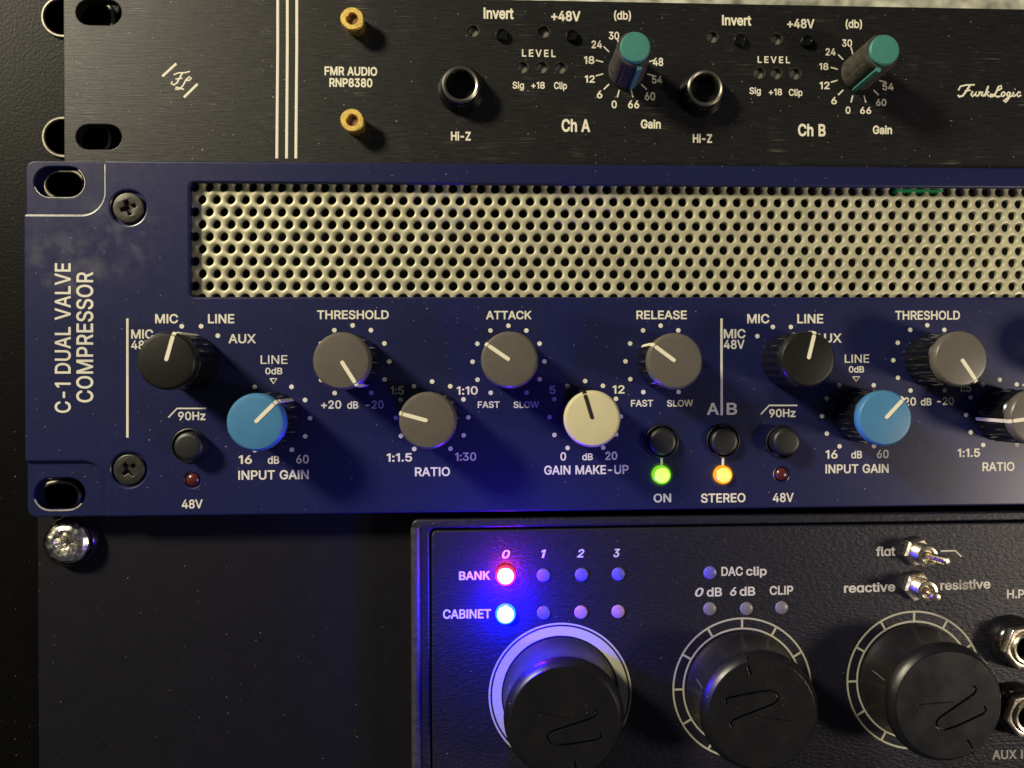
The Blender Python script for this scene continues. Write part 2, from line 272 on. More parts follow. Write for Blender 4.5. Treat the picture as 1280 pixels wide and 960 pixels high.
# letter outlines: advance, then closed outlines as x,y pairs, capital height 509
GLYPH = json.loads(r'''{"(":[273,[89,207,90,235,92,264,96,293,101,324,107,354,114,384,122,413,132,441,142,468,153,494,164,517,177,539,236,539,223,512,212,485,201,457,191,428,182,399,174,370,167,342,161,313,157,285,154,258,152,232,151,207,152,184,154,161,156,138,160,115,165,91,172,67,179,42,188,16,198,-10,209,-38,222,-66,236,-96,177,-96,156,-59,139,-21,124,16,111,55,102,93,95,131,90,169]],")":[273,[37,-96,52,-66,64,-37,76,-9,86,18,95,44,102,69,108,93,113,116,117,139,120,162,121,184,122,207,121,232,119,258,116,285,112,313,106,342,99,370,91,399,82,428,73,457,62,485,50,512,37,539,97,539,109,517,121,494,131,468,142,441,151,413,159,384,167,354,173,323,178,293,181,264,183,235,184,207,183,168,178,130,171,92,161,53,149,15,134,-22,117,-59,97,-96]],"+":[453,[198,34,198,364,255,364,255,34],[61,172,61,226,391,226,391,172]],"-":[453,[337,244,337,188,114,188,114,244]],".":[188,[95,-4,78,-1,63,9,53,24,50,41,53,59,63,73,78,83,95,87,113,83,128,73,138,59,141,41,138,24,128,9,113,-1]],"0":[453,[227,-7,199,-5,174,1,151,11,130,24,111,41,95,62,80,86,69,113,60,144,53,178,49,214,48,254,49,294,53,330,60,364,69,395,81,422,95,447,112,467,130,484,151,498,174,508,200,514,227,516,254,514,279,508,302,498,323,484,342,467,358,447,372,422,384,395,393,364,400,330,404,294,405,254,404,214,400,178,393,144,384,113,373,86,359,62,342,41,323,24,302,11,279,1,254,-5],[227,50,245,51,261,56,276,63,290,74,303,87,313,103,323,122,330,144,336,168,340,194,343,223,344,254,343,285,340,314,336,341,330,365,323,387,313,405,303,422,290,435,276,446,261,453,245,458,227,460,209,458,192,453,177,446,163,435,151,422,140,405,131,387,123,365,117,341,113,314,110,285,109,254,110,223,113,194,117,168,123,144,131,122,140,103,151,87,163,74,177,63,192,56,209,51]],"1":[300,[168,0,168,425,62,365,62,432,180,509,234,509,234,0]],"2":[453,[64,0,64,47,234,229,248,243,261,257,272,270,282,282,299,305,311,327,318,348,320,371,317,397,308,419,293,436,273,449,250,457,224,460,196,457,172,447,153,433,139,413,130,390,127,362,66,362,67,384,71,405,77,424,86,442,98,459,111,473,126,486,143,496,162,505,182,511,203,514,225,516,247,514,268,511,288,505,306,497,323,486,337,474,350,461,361,445,370,428,376,411,380,392,381,372,378,345,371,318,365,304,357,290,347,275,336,259,322,241,306,223,288,202,267,180,153,60,153,57,389,57,389,0]],"3":[453,[218,-7,195,-6,173,-3,152,2,133,10,114,19,98,30,83,43,70,57,60,74,52,91,46,111,44,132,109,132,115,107,126,87,144,71,165,59,191,52,219,50,248,53,275,61,297,74,315,93,325,116,329,145,326,172,316,196,299,217,275,234,260,240,242,244,223,247,201,248,157,248,157,299,288,448,288,452,70,452,70,509,372,509,372,461,211,278,211,289,239,290,264,288,287,284,308,276,327,265,344,253,359,239,371,222,381,205,387,186,392,166,393,145,392,123,387,103,380,84,370,66,358,50,344,36,327,23,309,12,288,4,266,-2,243,-6]],"4":[453,[40,105,40,158,247,509,311,509,109,166,109,163,413,163,413,105],[282,0,282,121,282,146,282,318,343,318,343,0]],"5":[453,[221,-7,199,-6,178,-2,159,3,140,11,123,21,108,32,94,45,83,60,73,76,66,93,62,111,60,130,122,130,127,108,138,89,154,73,173,60,196,52,221,50,250,53,276,64,298,82,314,104,324,131,328,162,327,178,324,193,320,208,314,221,297,244,275,262,248,273,218,277,192,275,167,268,145,258,128,246,67,253,96,509,366,509,366,452,151,452,134,301,136,301,155,315,178,325,203,331,229,334,247,333,263,330,279,326,294,321,308,314,321,306,334,296,345,285,355,273,364,260,372,246,379,231,384,215,388,199,390,181,391,163,390,139,385,117,379,95,369,76,357,57,343,41,327,27,309,15,289,6,268,-1,245,-5]],"6":[453,[226,-7,203,-5,182,-1,161,5,142,15,125,26,109,40,96,56,84,74,75,94,69,115,65,138,64,162,65,180,68,199,73,219,80,239,89,261,102,285,118,311,137,340,252,509,322,509,151,261,145,261,154,275,165,288,179,299,196,307,214,312,235,314,257,313,278,309,298,303,316,295,332,284,346,271,359,257,370,240,378,221,384,201,388,180,389,157,388,134,384,112,377,92,368,73,356,55,343,39,327,26,310,14,291,5,271,-2,249,-6],[226,48,254,52,279,63,299,79,314,101,324,128,327,157,324,187,314,213,299,235,279,251,254,262,226,265,198,262,174,252,153,235,138,214,128,188,125,158,128,128,138,102,153,79,174,63,198,52]],"8":[453,[226,-7,201,-6,178,-2,156,3,136,11,117,21,101,33,86,47,74,62,64,78,57,96,53,115,52,135,53,151,55,166,59,181,65,195,81,220,101,241,125,256,153,265,153,267,135,273,119,282,105,293,93,308,83,324,76,342,72,360,70,380,72,399,75,417,82,434,90,450,101,464,114,477,129,488,146,498,164,506,184,511,204,514,226,516,248,514,269,511,288,506,306,498,323,488,337,477,350,464,361,450,370,434,377,417,380,399,382,380,380,361,376,342,369,324,359,308,347,293,333,282,318,273,300,267,300,265,327,256,351,241,372,220,387,195,393,181,397,166,400,151,401,135,399,115,395,96,388,78,378,62,366,47,352,33,335,21,317,11,296,3,275,-2,251,-6],[226,49,258,52,285,60,307,74,323,91,333,113,337,139,333,165,322,189,305,208,283,223,256,232,226,235,196,232,169,223,147,208,130,189,119,165,115,139,119,113,129,91,145,74,167,60,180,55,195,52,210,50],[226,290,252,292,274,300,293,313,307,330,316,351,319,376,316,399,308,420,294,437,275,449,252,457,226,460,200,457,177,449,159,437,145,420,136,399,133,376,136,351,145,330,159,313,178,300,201,292]],"9":[453,[226,516,249,514,271,510,291,503,310,494,328,482,343,468,356,452,368,434,377,414,384,393,388,371,389,347,388,328,385,309,380,290,373,270,363,248,350,224,334,197,315,168,200,0,130,0,301,248,307,248,299,234,287,221,273,210,257,202,238,196,218,195,195,196,175,199,155,206,137,214,121,225,106,237,94,252,83,269,74,287,68,307,65,329,64,352,65,375,69,397,75,417,85,436,96,454,110,469,125,483,143,494,162,504,182,510,203,514],[226,460,199,457,174,446,154,429,138,407,129,381,125,352,129,322,138,295,154,274,174,257,199,247,226,243,254,247,279,257,299,273,314,295,324,321,327,350,324,381,314,407,299,429,279,446,254,457]],":":[188,[95,-4,78,-1,63,9,53,24,50,41,53,59,63,73,78,83,95,87,113,83,128,73,138,59,141,41,138,24,128,9,113,-1],[95,271,78,274,63,284,53,299,50,316,53,334,63,349,78,359,95,362,113,359,128,349,138,334,141,316,138,299,128,284,113,274]],"A":[480,[16,0,201,509,276,509,463,0,395,0,287,302,282,317,276,334,270,352,264,372,257,394,250,420,241,447,232,478,245,478,236,447,228,419,220,393,213,371,206,351,201,333,195,317,191,302,85,0],[110,142,110,199,370,199,370,142]],"B":[456,[60,0,60,509,241,509,266,508,289,504,310,499,329,491,345,481,359,469,371,456,381,442,388,426,394,410,397,392,398,374,395,344,387,320,373,301,356,286,336,275,315,267,315,262,339,257,363,245,385,227,402,203,409,189,414,173,417,155,418,136,417,117,413,100,408,83,400,67,390,52,377,39,362,28,344,18,324,10,301,4,275,1,247,0],[125,57,245,57,272,58,296,63,315,70,330,80,341,92,349,105,354,120,355,137,352,161,342,184,327,203,306,218,279,228,248,231,125,231],[125,285,238,285,265,288,288,296,308,309,323,326,333,348,336,372,334,388,330,403,323,417,313,429,299,439,283,446,263,450,240,452,125,452]],"C":[510,[267,-7,235,-5,205,1,177,11,150,25,126,42,104,63,86,88,70,115,57,146,48,179,42,215,40,254,42,293,48,329,57,362,70,393,86,421,104,445,126,466,150,484,177,498,205,508,235,514,267,516,286,515,305,513,323,509,340,504,357,498,373,490,388,481,402,471,415,460,427,447,438,433,448,418,456,402,463,385,469,367,473,348,408,348,401,373,389,395,375,413,357,428,337,440,315,449,292,454,267,456,245,454,223,450,203,443,184,432,166,419,150,403,137,385,125,364,116,340,109,314,105,285,103,254,105,223,109,194,116,168,125,145,137,123,151,105,166,89,184,76,203,66,223,59,245,54,267,53,292,55,315,60,337,69,357,81,375,96,389,114,401,136,408,160,473,160,469,142,463,124,457,107,448,91,438,76,428,62,416,49,402,38,388,28,373,19,357,11,341,5,323,0,305,-4,286,-6]],"D":[502,[219,0,96,0,96,57,215,57,244,58,272,63,296,70,318,81,337,94,354,110,368,128,379,149,388,172,394,198,398,226,399,255,398,285,394,312,388,337,379,361,368,381,354,399,338,415,320,428,299,438,275,446,249,450,221,452,93,452,93,509,225,509,261,507,294,501,325,492,353,478,377,461,399,441,418,418,433,391,446,361,455,329,460,293,462,255,460,217,455,181,446,149,433,119,417,92,398,68,376,48,351,31,322,17,291,8,256,2],[125,509,125,0,60,0,60,509]],"E":[419,[60,0,60,509,372,509,372,452,125,452,125,286,355,286,355,229,125,229,125,57,375,57,375,0]],"F":[410,[60,0,60,509,369,509,369,452,125,452,125,278,346,278,346,221,125,221,125,0]],"G":[520,[269,-7,236,-5,205,1,176,11,149,25,125,43,104,64,85,88,69,116,57,146,47,179,42,215,40,254,42,293,47,329,57,362,69,393,85,421,103,445,125,466,149,484,175,498,203,508,233,514,265,516,285,515,304,513,322,509,340,504,358,497,374,489,389,480,403,469,416,458,429,445,439,431,449,416,458,401,465,384,470,367,474,349,408,349,399,372,387,393,373,411,356,427,337,439,315,448,291,454,265,456,243,454,222,450,202,443,183,432,166,419,150,404,137,385,125,364,116,340,109,314,105,285,103,254,105,223,109,194,116,168,125,145,137,124,151,105,166,90,184,76,203,66,224,59,246,54,269,53,290,54,309,57,328,63,345,71,360,81,374,93,386,107,396,123,404,141,410,160,414,180,415,202,434,199,283,199,283,256,478,256,478,200,476,170,471,141,463,115,451,91,436,69,419,50,399,33,377,19,352,8,326,0,298,-5]],"H":[517,[60,0,60,509,125,509,125,289,392,289,392,509,457,509,457,0,392,0,392,232,125,232,125,0]],"I":[185,[60,0,60,509,125,509,125,0]],"K":[467,[104,145,104,216,122,239,139,261,157,282,174,303,193,324,212,344,364,509,448,509,231,276,228,276],[60,0,60,509,125,509,125,334,124,225,125,193,125,0],[372,0,188,259,228,309,449,0]],"L":[393,[60,0,60,509,125,509,125,57,361,57,361,0]],"M":[628,[60,0,60,509,152,509,277,187,282,174,287,159,293,141,299,123,305,103,311,84,317,65,322,49,307,49,312,65,318,83,324,102,330,121,336,140,342,158,348,174,352,187,476,509,568,509,568,0,504,0,504,291,504,308,504,327,505,347,505,369,506,391,506,413,507,435,507,457,513,457,505,433,498,409,490,386,482,363,474,341,467,322,461,305,456,291,342,0,286,0,170,291,165,304,159,321,152,340,145,361,137,384,129,408,121,432,112,457,119,457,119,437,120,416,120,394,121,372,121,350,122,328,122,309,122,291,122,0]],"N":[523,[60,0,60,509,136,509,343,183,352,169,363,151,375,130,388,107,401,82,414,55,405,54,402,81,401,108,400,134,399,157,399,178,399,195,399,509,463,509,463,0,387,0,202,290,190,310,177,331,164,354,148,381,139,396,130,413,119,432,108,452,119,454,120,435,121,417,122,400,122,384,123,354,124,328,125,307,125,291,125,0]],"O":[533,[267,-7,235,-5,205,1,177,11,150,25,126,42,105,63,86,88,70,115,57,146,48,179,42,215,40,254,42,293,48,329,57,362,70,393,86,421,105,445,126,466,150,484,177,498,205,508,235,514,267,516,299,514,329,508,357,498,384,484,408,466,429,445,448,421,464,393,477,362,486,329,491,293,493,254,491,215,486,179,477,146,464,115,448,88,429,63,408,42,384,25,357,11,329,1,299,-5],[267,53,289,54,310,59,330,66,349,76,367,89,383,105,396,123,408,144,418,168,425,194,429,223,430,254,429,286,425,314,418,341,408,365,396,386,383,404,367,420,349,433,330,443,310,450,289,454,267,456,245,454,223,450,203,443,184,433,167,420,151,404,137,385,125,364,116,340,109,314,105,285,103,254,105,223,109,194,116,168,125,144,137,123,151,105,167,89,184,76,203,66,223,59,245,54]],"P":[445,[60,0,60,509,235,509,263,507,289,503,312,497,332,487,350,476,366,462,379,447,390,430,398,411,404,391,407,370,409,348,407,325,404,304,398,284,390,265,379,248,366,233,350,219,332,207,312,198,289,191,263,187,235,186,109,186,109,242,233,242,252,243,269,246,284,250,297,256,318,272,333,294,342,319,344,348,342,376,333,402,318,423,297,439,284,444,268,449,251,451,232,452,125,452,125,0]],"R":[449,[60,0,60,509,236,509,264,507,290,504,313,497,333,489,351,478,367,465,380,450,390,433,399,415,405,395,408,374,409,352,408,330,405,309,399,290,390,271,380,255,367,240,351,228,333,217,312,209,289,203,264,199,236,198,96,198,96,255,234,255,252,256,269,258,284,262,298,267,319,281,334,300,342,324,345,352,342,380,334,405,319,425,298,440,284,445,269,449,252,451,233,452,125,452,125,0],[353,0,230,229,303,229,428,0]],"S":[447,[224,-9,197,-8,172,-4,149,1,128,9,108,19,91,31,76,45,64,60,54,77,46,96,41,115,38,137,104,137,110,110,123,88,142,71,166,59,194,52,224,49,241,50,257,52,272,55,286,60,311,74,329,92,341,114,346,139,342,161,332,179,316,193,296,205,272,214,245,222,184,239,154,249,128,260,105,274,86,289,71,307,60,326,54,348,52,372,53,393,58,413,65,431,75,448,87,463,102,476,119,488,138,498,158,506,180,511,203,514,227,516,252,514,275,511,296,505,316,498,334,488,351,476,365,463,377,449,387,433,394,415,399,397,401,378,337,378,334,396,326,412,316,426,302,437,286,447,267,453,247,457,225,459,194,456,167,448,145,435,129,418,118,398,115,376,119,352,131,334,148,319,169,308,191,300,212,293,264,279,287,272,312,264,336,252,359,238,379,220,395,198,401,185,405,171,407,155,408,139,407,118,403,99,396,81,386,64,374,48,360,34,343,21,323,11,302,2,278,-4,252,-8]],"T":[449,[32,452,32,509,417,509,417,452,257,452,257,0,193,0,193,452]],"U":[517,[259,-8,230,-7,203,-2,177,5,154,15,133,28,114,43,98,60,85,80,74,101,66,124,62,148,60,173,60,509,124,509,124,178,125,160,128,144,133,128,141,113,150,99,160,87,173,77,187,68,203,61,220,56,239,53,259,52,279,53,298,56,315,61,331,68,345,77,357,87,368,99,377,113,384,128,389,144,392,160,393,178,393,509,457,509,457,173,456,148,451,124,443,101,433,80,419,60,403,43,384,28,363,15,340,5,315,-2,288,-7]],"V":[480,[204,0,16,509,84,509,192,206,197,192,203,176,209,158,215,137,222,115,230,89,239,61,248,31,235,31,244,62,252,90,260,115,267,138,274,158,279,176,285,192,290,206,395,509,463,509,278,0]],"W":[686,[155,0,16,509,82,509,163,196,170,171,175,145,181,120,187,94,192,67,197,40,189,40,194,67,200,94,205,120,211,145,218,171,224,196,306,509,380,509,462,196,468,171,474,145,480,120,486,94,492,67,497,40,488,40,493,67,499,94,504,120,510,145,517,171,523,196,603,509,670,509,530,0,455,0,368,323,363,339,359,356,355,373,351,391,347,410,344,431,340,452,336,475,350,475,346,453,342,433,339,413,335,395,331,377,327,359,323,341,318,323,230,0]],"X":[474,[18,0,217,284,217,236,29,509,104,509,178,400,192,379,204,361,214,345,223,329,233,312,243,292,232,292,243,311,252,329,261,345,272,361,284,379,298,400,374,509,446,509,259,239,259,287,456,0,382,0,292,129,279,149,268,165,259,180,250,195,241,212,230,231,244,231,235,213,225,196,216,181,206,166,195,149,182,129,91,0]],"Z":[438,[42,0,42,46,273,385,289,408,306,431,323,453,341,476,348,454,332,454,317,453,301,453,285,452,270,452,254,452,238,452,223,452,40,452,40,509,397,509,397,462,169,129,152,105,134,81,116,57,97,33,90,54,106,55,121,56,137,56,152,57,168,57,183,57,199,57,214,57,399,57,399,0]],"a":[389,[160,-9,142,-8,126,-5,110,-1,94,5,80,12,68,22,57,32,48,45,40,58,35,73,31,90,30,108,34,138,43,161,58,179,78,193,100,203,125,211,152,216,178,220,209,224,234,227,252,230,265,235,273,243,276,255,276,257,273,279,267,297,256,311,240,322,220,329,196,331,171,329,149,322,132,313,118,301,107,288,100,274,41,291,48,308,57,322,67,335,79,346,91,355,104,364,118,370,133,375,148,379,163,382,179,384,194,384,215,383,239,379,263,372,286,360,306,343,322,320,329,306,333,290,336,272,337,251,337,0,277,0,277,52,272,52,264,38,252,25,236,12,215,1,190,-6],[170,45,202,49,228,59,248,74,263,93,272,115,276,138,276,190,270,186,259,182,246,179,231,176,216,173,200,171,186,169,175,168,154,164,134,159,117,150,103,139,95,124,92,105,94,87,102,72,114,61,130,52,149,47]],"b":[424,[229,-8,198,-5,172,4,153,17,138,31,127,46,118,59,112,59,112,0,53,0,53,509,114,509,114,319,118,319,127,331,137,346,152,360,171,373,197,381,229,384,252,383,274,378,294,371,313,361,330,347,345,332,359,313,370,293,379,270,385,245,389,218,390,189,389,160,385,133,379,108,370,84,359,64,346,45,330,29,313,16,294,5,274,-2,252,-7],[220,47,237,48,253,51,267,57,279,66,291,76,301,88,309,101,316,117,321,133,325,151,327,170,328,189,327,209,325,227,321,245,316,261,309,276,301,290,291,301,280,311,267,319,253,325,237,329,220,330,203,329,188,325,174,320,161,312,150,302,140,291,132,278,125,263,120,247,116,229,113,210,113,189,113,169,116,150,120,132,125,115,132,100,140,86,150,75,162,65,174,57,188,51,204,48]],"c":[396,[207,-8,182,-7,159,-2,137,6,117,16,98,30,82,46,68,64,56,85,46,108,40,133,36,159,34,187,36,216,40,243,46,268,56,291,68,312,82,330,98,346,117,360,137,371,159,378,182,383,207,384,234,383,260,377,284,368,305,356,324,341,340,322,353,301,362,277,303,262,298,276,290,289,281,301,270,311,257,319,242,325,226,329,207,330,189,329,173,325,158,319,145,310,134,300,124,287,115,274,108,258,103,242,99,224,97,206,96,187,97,169,99,151,103,134,108,117,115,102,124,89,134,76,145,66,158,57,173,51,189,48,207,46,226,48,243,52,258,58,271,66,282,76,292,89,299,102,304,117,363,102,354,78,341,56,325,37,306,21,285,9,261,-1,235,-6]],"d":[424,[195,-8,172,-7,151,-2,130,5,111,16,94,29,79,45,66,64,55,84,46,108,39,133,35,160,34,189,35,218,39,245,46,270,55,293,66,313,79,332,95,347,112,361,131,371,151,378,173,383,196,384,228,381,253,373,272,360,287,346,298,331,306,319,311,319,311,509,372,509,372,0,313,0,313,59,307,59,298,46,287,31,272,17,252,4,227,-5],[205,47,221,48,236,51,250,57,263,65,274,75,284,86,293,100,299,115,305,132,309,150,311,169,312,189,311,210,309,229,305,247,300,263,293,278,284,291,275,302,263,312,251,320,237,325,221,329,205,330,187,329,172,325,157,319,145,311,133,301,124,290,115,276,108,261,103,245,99,227,97,209,96,189,97,170,99,151,103,133,109,117,115,101,124,88,134,76,145,66,158,57,172,51,188,48]],"e":[404,[212,-8,185,-7,161,-2,138,6,117,16,98,30,82,46,68,64,56,85,46,108,40,132,35,159,34,187,35,215,39,242,46,267,55,290,67,311,81,329,97,346,115,359,135,370,157,378,180,383,205,384,221,384,236,382,251,379,266,374,280,368,294,361,307,351,319,341,331,329,341,315,350,299,357,282,363,263,368,242,370,219,371,194,371,169,75,169,75,221,338,221,310,202,309,220,307,237,303,254,298,269,283,294,263,314,237,326,205,330,189,329,173,326,159,321,146,313,125,294,109,270,99,241,96,211,96,178,97,157,100,139,104,122,110,106,118,92,128,80,139,70,151,61,165,55,179,50,195,47,212,46,234,48,254,53,271,61,285,73,297,88,306,105,365,91,353,63,335,39,324,29,311,19,298,11,283,4,266,-1,249,-5,231,-7]],"f":[254,[228,379,228,327,6,327,6,379],[81,0,81,432,84,461,96,486,113,505,135,519,161,527,187,530,207,529,222,527,234,524,243,521,227,468,222,470,215,472,206,473,195,474,171,470,154,460,145,443,142,419,142,0]],"g":[425,[207,-151,187,-150,168,-148,150,-144,134,-140,105,-127,82,-110,64,-91,51,-69,101,-41,110,-53,122,-66,136,-78,154,-88,178,-95,207,-97,229,-96,249,-92,267,-85,282,-75,295,-62,304,-47,310,-28,311,-6,311,68,306,68,298,56,287,41,272,28,252,16,227,8,195,5,173,6,152,10,132,17,113,27,95,39,80,53,67,71,55,90,46,112,39,136,35,163,34,191,35,220,39,246,46,271,55,293,66,314,80,332,95,347,112,361,131,371,152,378,173,383,196,384,228,382,253,373,273,360,288,346,299,331,308,319,313,319,313,379,372,379,372,-9,371,-32,367,-54,360,-73,350,-90,338,-104,324,-117,308,-127,291,-136,271,-142,251,-147,229,-150],[205,59,222,60,237,63,251,68,264,75,285,95,300,121,305,137,309,154,312,172,312,193,312,212,309,231,305,248,300,264,293,278,285,291,275,303,264,312,251,320,237,325,222,329,205,330,188,329,172,325,158,320,145,312,134,302,124,290,115,277,109,262,103,246,99,229,97,212,96,193,97,173,99,155,103,138,109,123,124,96,145,76,158,68,172,63,188,60]],"h":[410,[114,227,114,0,53,0,53,509,114,509,114,287,102,287,112,312,124,332,137,349,152,362,169,372,187,379,207,383,227,384,246,383,264,380,280,376,295,369,309,360,321,349,332,336,341,321,348,304,353,285,356,264,357,240,357,0,296,0,296,235,295,256,290,275,283,291,273,304,260,315,246,323,229,328,210,329,184,326,161,317,141,303,126,283,117,257]],"i":[167,[53,0,53,379,114,379,114,0],[84,443,67,446,54,455,44,468,41,483,44,499,54,512,67,521,84,524,100,521,114,512,123,499,126,483,123,468,114,455,100,446]],"l":[189,[139,-2,119,-1,101,3,86,10,74,20,65,33,58,47,54,65,53,84,53,509,114,509,114,99,115,77,120,62,130,54,146,52,154,52,160,53,165,53,170,54,181,3,172,1,162,-1,151,-2]],"n":[410,[114,227,114,0,53,0,53,379,112,379,112,287,102,287,112,312,124,332,137,349,152,362,169,372,187,379,207,383,227,384,246,383,264,380,280,376,295,369,309,360,321,349,332,336,341,321,348,304,353,285,356,264,357,240,357,0,296,0,296,235,295,256,290,275,283,291,273,304,260,315,246,323,229,328,210,329,184,326,161,317,141,303,126,283,117,257]],"p":[424,[53,-143,53,379,112,379,112,319,118,319,126,331,137,346,152,360,171,373,197,381,229,384,252,383,274,378,294,371,313,361,330,347,345,332,359,313,370,293,379,270,385,245,389,218,390,189,389,160,385,133,379,108,370,84,359,64,346,45,330,29,313,16,294,5,274,-2,252,-7,229,-8,198,-5,173,4,153,17,138,31,127,46,118,59,114,59,114,-143],[220,47,237,48,253,51,267,57,279,66,291,76,301,88,309,101,316,117,321,133,325,151,327,170,328,189,327,209,325,227,321,245,316,261,309,276,301,290,291,301,280,311,267,319,253,325,237,329,220,330,203,329,188,325,174,320,161,312,150,302,140,291,132,278,125,263,120,247,116,229,113,210,113,189,113,169,116,150,120,132,125,115,132,100,140,86,150,75,162,65,174,57,188,51,204,48]],"r":[259,[53,0,53,379,112,379,112,321,115,321,130,347,152,367,166,375,181,380,196,384,213,385,221,385,229,384,237,384,243,384,243,322,239,323,230,324,219,325,207,326,182,323,159,315,140,301,126,284,117,262,114,237,114,0]],"s":[365,[182,-8,163,-7,145,-5,128,-2,112,3,98,10,84,18,72,27,62,38,53,50,45,63,40,78,36,94,94,107,105,79,124,60,150,49,181,45,200,46,217,50,232,55,244,62,262,81,268,103,265,121,254,136,237,147,212,155,149,170,125,177,104,186,87,196,72,208,61,222,53,237,48,255,47,274,48,290,51,305,57,319,65,332,75,343,87,354,100,363,115,370,131,377,149,381,167,384,187,384,206,384,223,381,239,378,254,372,279,358,299,339,314,316,324,290,268,277,258,298,243,316,219,328,187,333,156,329,131,317,114,299,109,277,112,258,124,243,144,232,172,223,229,209,254,202,275,194,292,183,306,171,317,158,325,142,330,125,331,107,330,90,326,75,321,61,312,47,302,35,290,24,276,15,260,6,242,0,223,-5,203,-7]],"t":[227,[204,379,204,327,6,327,6,379],[65,471,126,471,126,98,128,76,136,61,150,53,170,50,177,50,185,51,194,52,202,54,213,2,203,-1,192,-3,180,-4,168,-4,145,-3,125,2,107,10,92,21,80,35,72,52,67,71,65,93]],"v":[389,[163,0,17,379,84,379,165,155,171,138,177,121,182,104,187,87,191,70,196,53,201,37,206,21,184,21,189,37,194,53,198,70,203,87,207,104,213,121,218,138,224,155,305,379,371,379,226,0]],"z":[380,[42,0,42,46,254,320,254,323,48,323,48,379,333,379,333,331,126,60,126,56,339,56,339,0]],"\u0251":[425,[195,-8,172,-7,151,-2,130,5,112,16,95,29,79,45,66,64,55,84,46,108,39,133,35,160,34,189,35,218,39,245,46,270,55,293,66,313,80,332,95,347,112,361,131,371,152,378,173,383,196,384,228,382,253,373,273,360,287,346,298,332,307,319,311,319,311,379,372,379,372,0,311,0,311,59,307,59,298,46,287,31,272,16,252,4,227,-5],[205,47,222,48,237,51,251,57,264,65,275,75,285,86,293,100,300,115,305,132,309,150,312,169,312,189,312,210,309,229,305,247,300,263,293,278,285,291,275,302,264,312,251,320,237,325,222,329,205,330,188,329,172,325,158,320,145,312,134,302,124,290,115,277,109,262,103,245,99,228,97,209,96,189,97,170,99,151,103,133,109,117,116,101,124,88,134,76,145,66,158,57,172,51,188,48]]}''')
INK = 0.00003
def fill_glyphs(cs, w):
    def area2(c): return sum(c[i - 1][0] * c[i][1] - c[i][0] * c[i - 1][1] for i in range(len(c)))
    sgn = 1.0 if area2(max(cs, key=lambda c: abs(area2(c)))) > 0 else -1.0
    vs = []; es = []
    for c in cs:
        n = len(c); o = len(vs)
        for i in range(n):
            p = Vector(c[i]); d0 = (p - Vector(c[i - 1])).normalized(); d1 = (Vector(c[(i + 1) % n]) - p).normalized()
            t = d0 + d1; t = t.normalized() if t.length > 1e-6 else d0
            k = 1 / max(0.6, d0.dot(t)); vs.append(p + Vector((t.y, -t.x)) * sgn * w * k)
            es.append((o + i, o + (i + 1) % n))
    r = delaunay_2d_cdt(vs, es, [], 0, 1e-3); V = r[0]; keep = []
    segs = [(vs[i], vs[j]) for i, j in es]
    for f in r[2]:
        x = sum(V[i].x for i in f) / len(f); y = sum(V[i].y for i in f) / len(f); wind = 0
        for p, q in segs:
            if (p.y > y) != (q.y > y) and x < p.x + (y - p.y) * (q.x - p.x) / (q.y - p.y): wind += 1 if q.y > p.y else -1
        if wind: keep.append(tuple(f))
    return [([(v.x, v.y) for v in V], keep)]
def P2(px, py, Y):
    p = U(px, py, Y); return (p.x, p.z)
class Ink(MB):
    """everything printed for one control on the panel plane y = Y"""
    def __init__(s, Y): super().__init__(); s.Y = Y
    def text(s, t, x0, y0, x1, y1, w=18, italic=0.0, dy=0.0, space=0.0, caph=509, vertical=False):
        cs = []; x = 0.0
        for ch in t:
            if ch == ' ': x += 230 + space; continue
            g = GLYPH[ch]
            for c in g[1:]: cs.append([(x + c[i] + italic * c[i + 1], float(c[i + 1])) for i in range(0, len(c), 2)])
            x += g[0] + space
        lo = min(p[0] for c in cs for p in c) - w; hi = max(p[0] for c in cs for p in c) + w
        if vertical:          # reads upwards: x0..x1 is the capital height, y0 the start below, y1 the end above
            a = Vector(P2(x1, y0, s.Y)); b = Vector(P2(x1, y1, s.Y)); c = Vector(P2(x0, y0, s.Y))
        else:
            a = Vector(P2(x0, y1, s.Y)); b = Vector(P2(x1, y1 + dy, s.Y)); c = Vector(P2(x0, y0, s.Y))
            if not dy: b.y = a.y
        ex = (b - a) / (hi - lo); n = Vector((-ex.y, ex.x)).normalized(); ey = n * abs((c - a).dot(n)) / caph
        # embolden in letter space, fill the outlines, then place them on the panel
        for g in fill_glyphs(cs, w):
            s.add([(a.x + ex.x * (p[0] - lo) + ey.x * p[1], s.Y - INK, a.y + ex.y * (p[0] - lo) + ey.y * p[1]) for p in g[0]], g[1])
        return s
    def line(s, pts, wpx):
        q = [U(p[0], p[1], s.Y - INK * 0.5) for p in pts]
        s.tube(q, wpx * MPP(*pts[0], s.Y) / 2, flat=0.08); return s
    def dot(s, px, py, rpx):
        p = U(px, py, s.Y); return s.disc(p.x, p.z, rpx * MPP(px, py, s.Y))
    def disc(s, x, z, r):
        s.lathe([(r, -0.00001), (r, INK), (0, INK)], frame(x, s.Y, z), 16); return s
    def arc(s, cx, cz, r, a0, a1, w, seg=72):
        """ring segment, angles clockwise from the top"""
        out = []; inn = []
        for k in range(seg + 1):
            a = R(a0 + (a1 - a0) * k / seg)
            out.append((cx + (r + w / 2) * math.sin(a), cz + (r + w / 2) * math.cos(a))); inn.append((cx + (r - w / 2) * math.sin(a), cz + (r - w / 2) * math.cos(a)))
        n = seg + 1
        s.add([(p[0], s.Y - INK, p[1]) for p in out + inn], [(i, i + 1, n + i + 1, n + i) for i in range(seg)]); return s

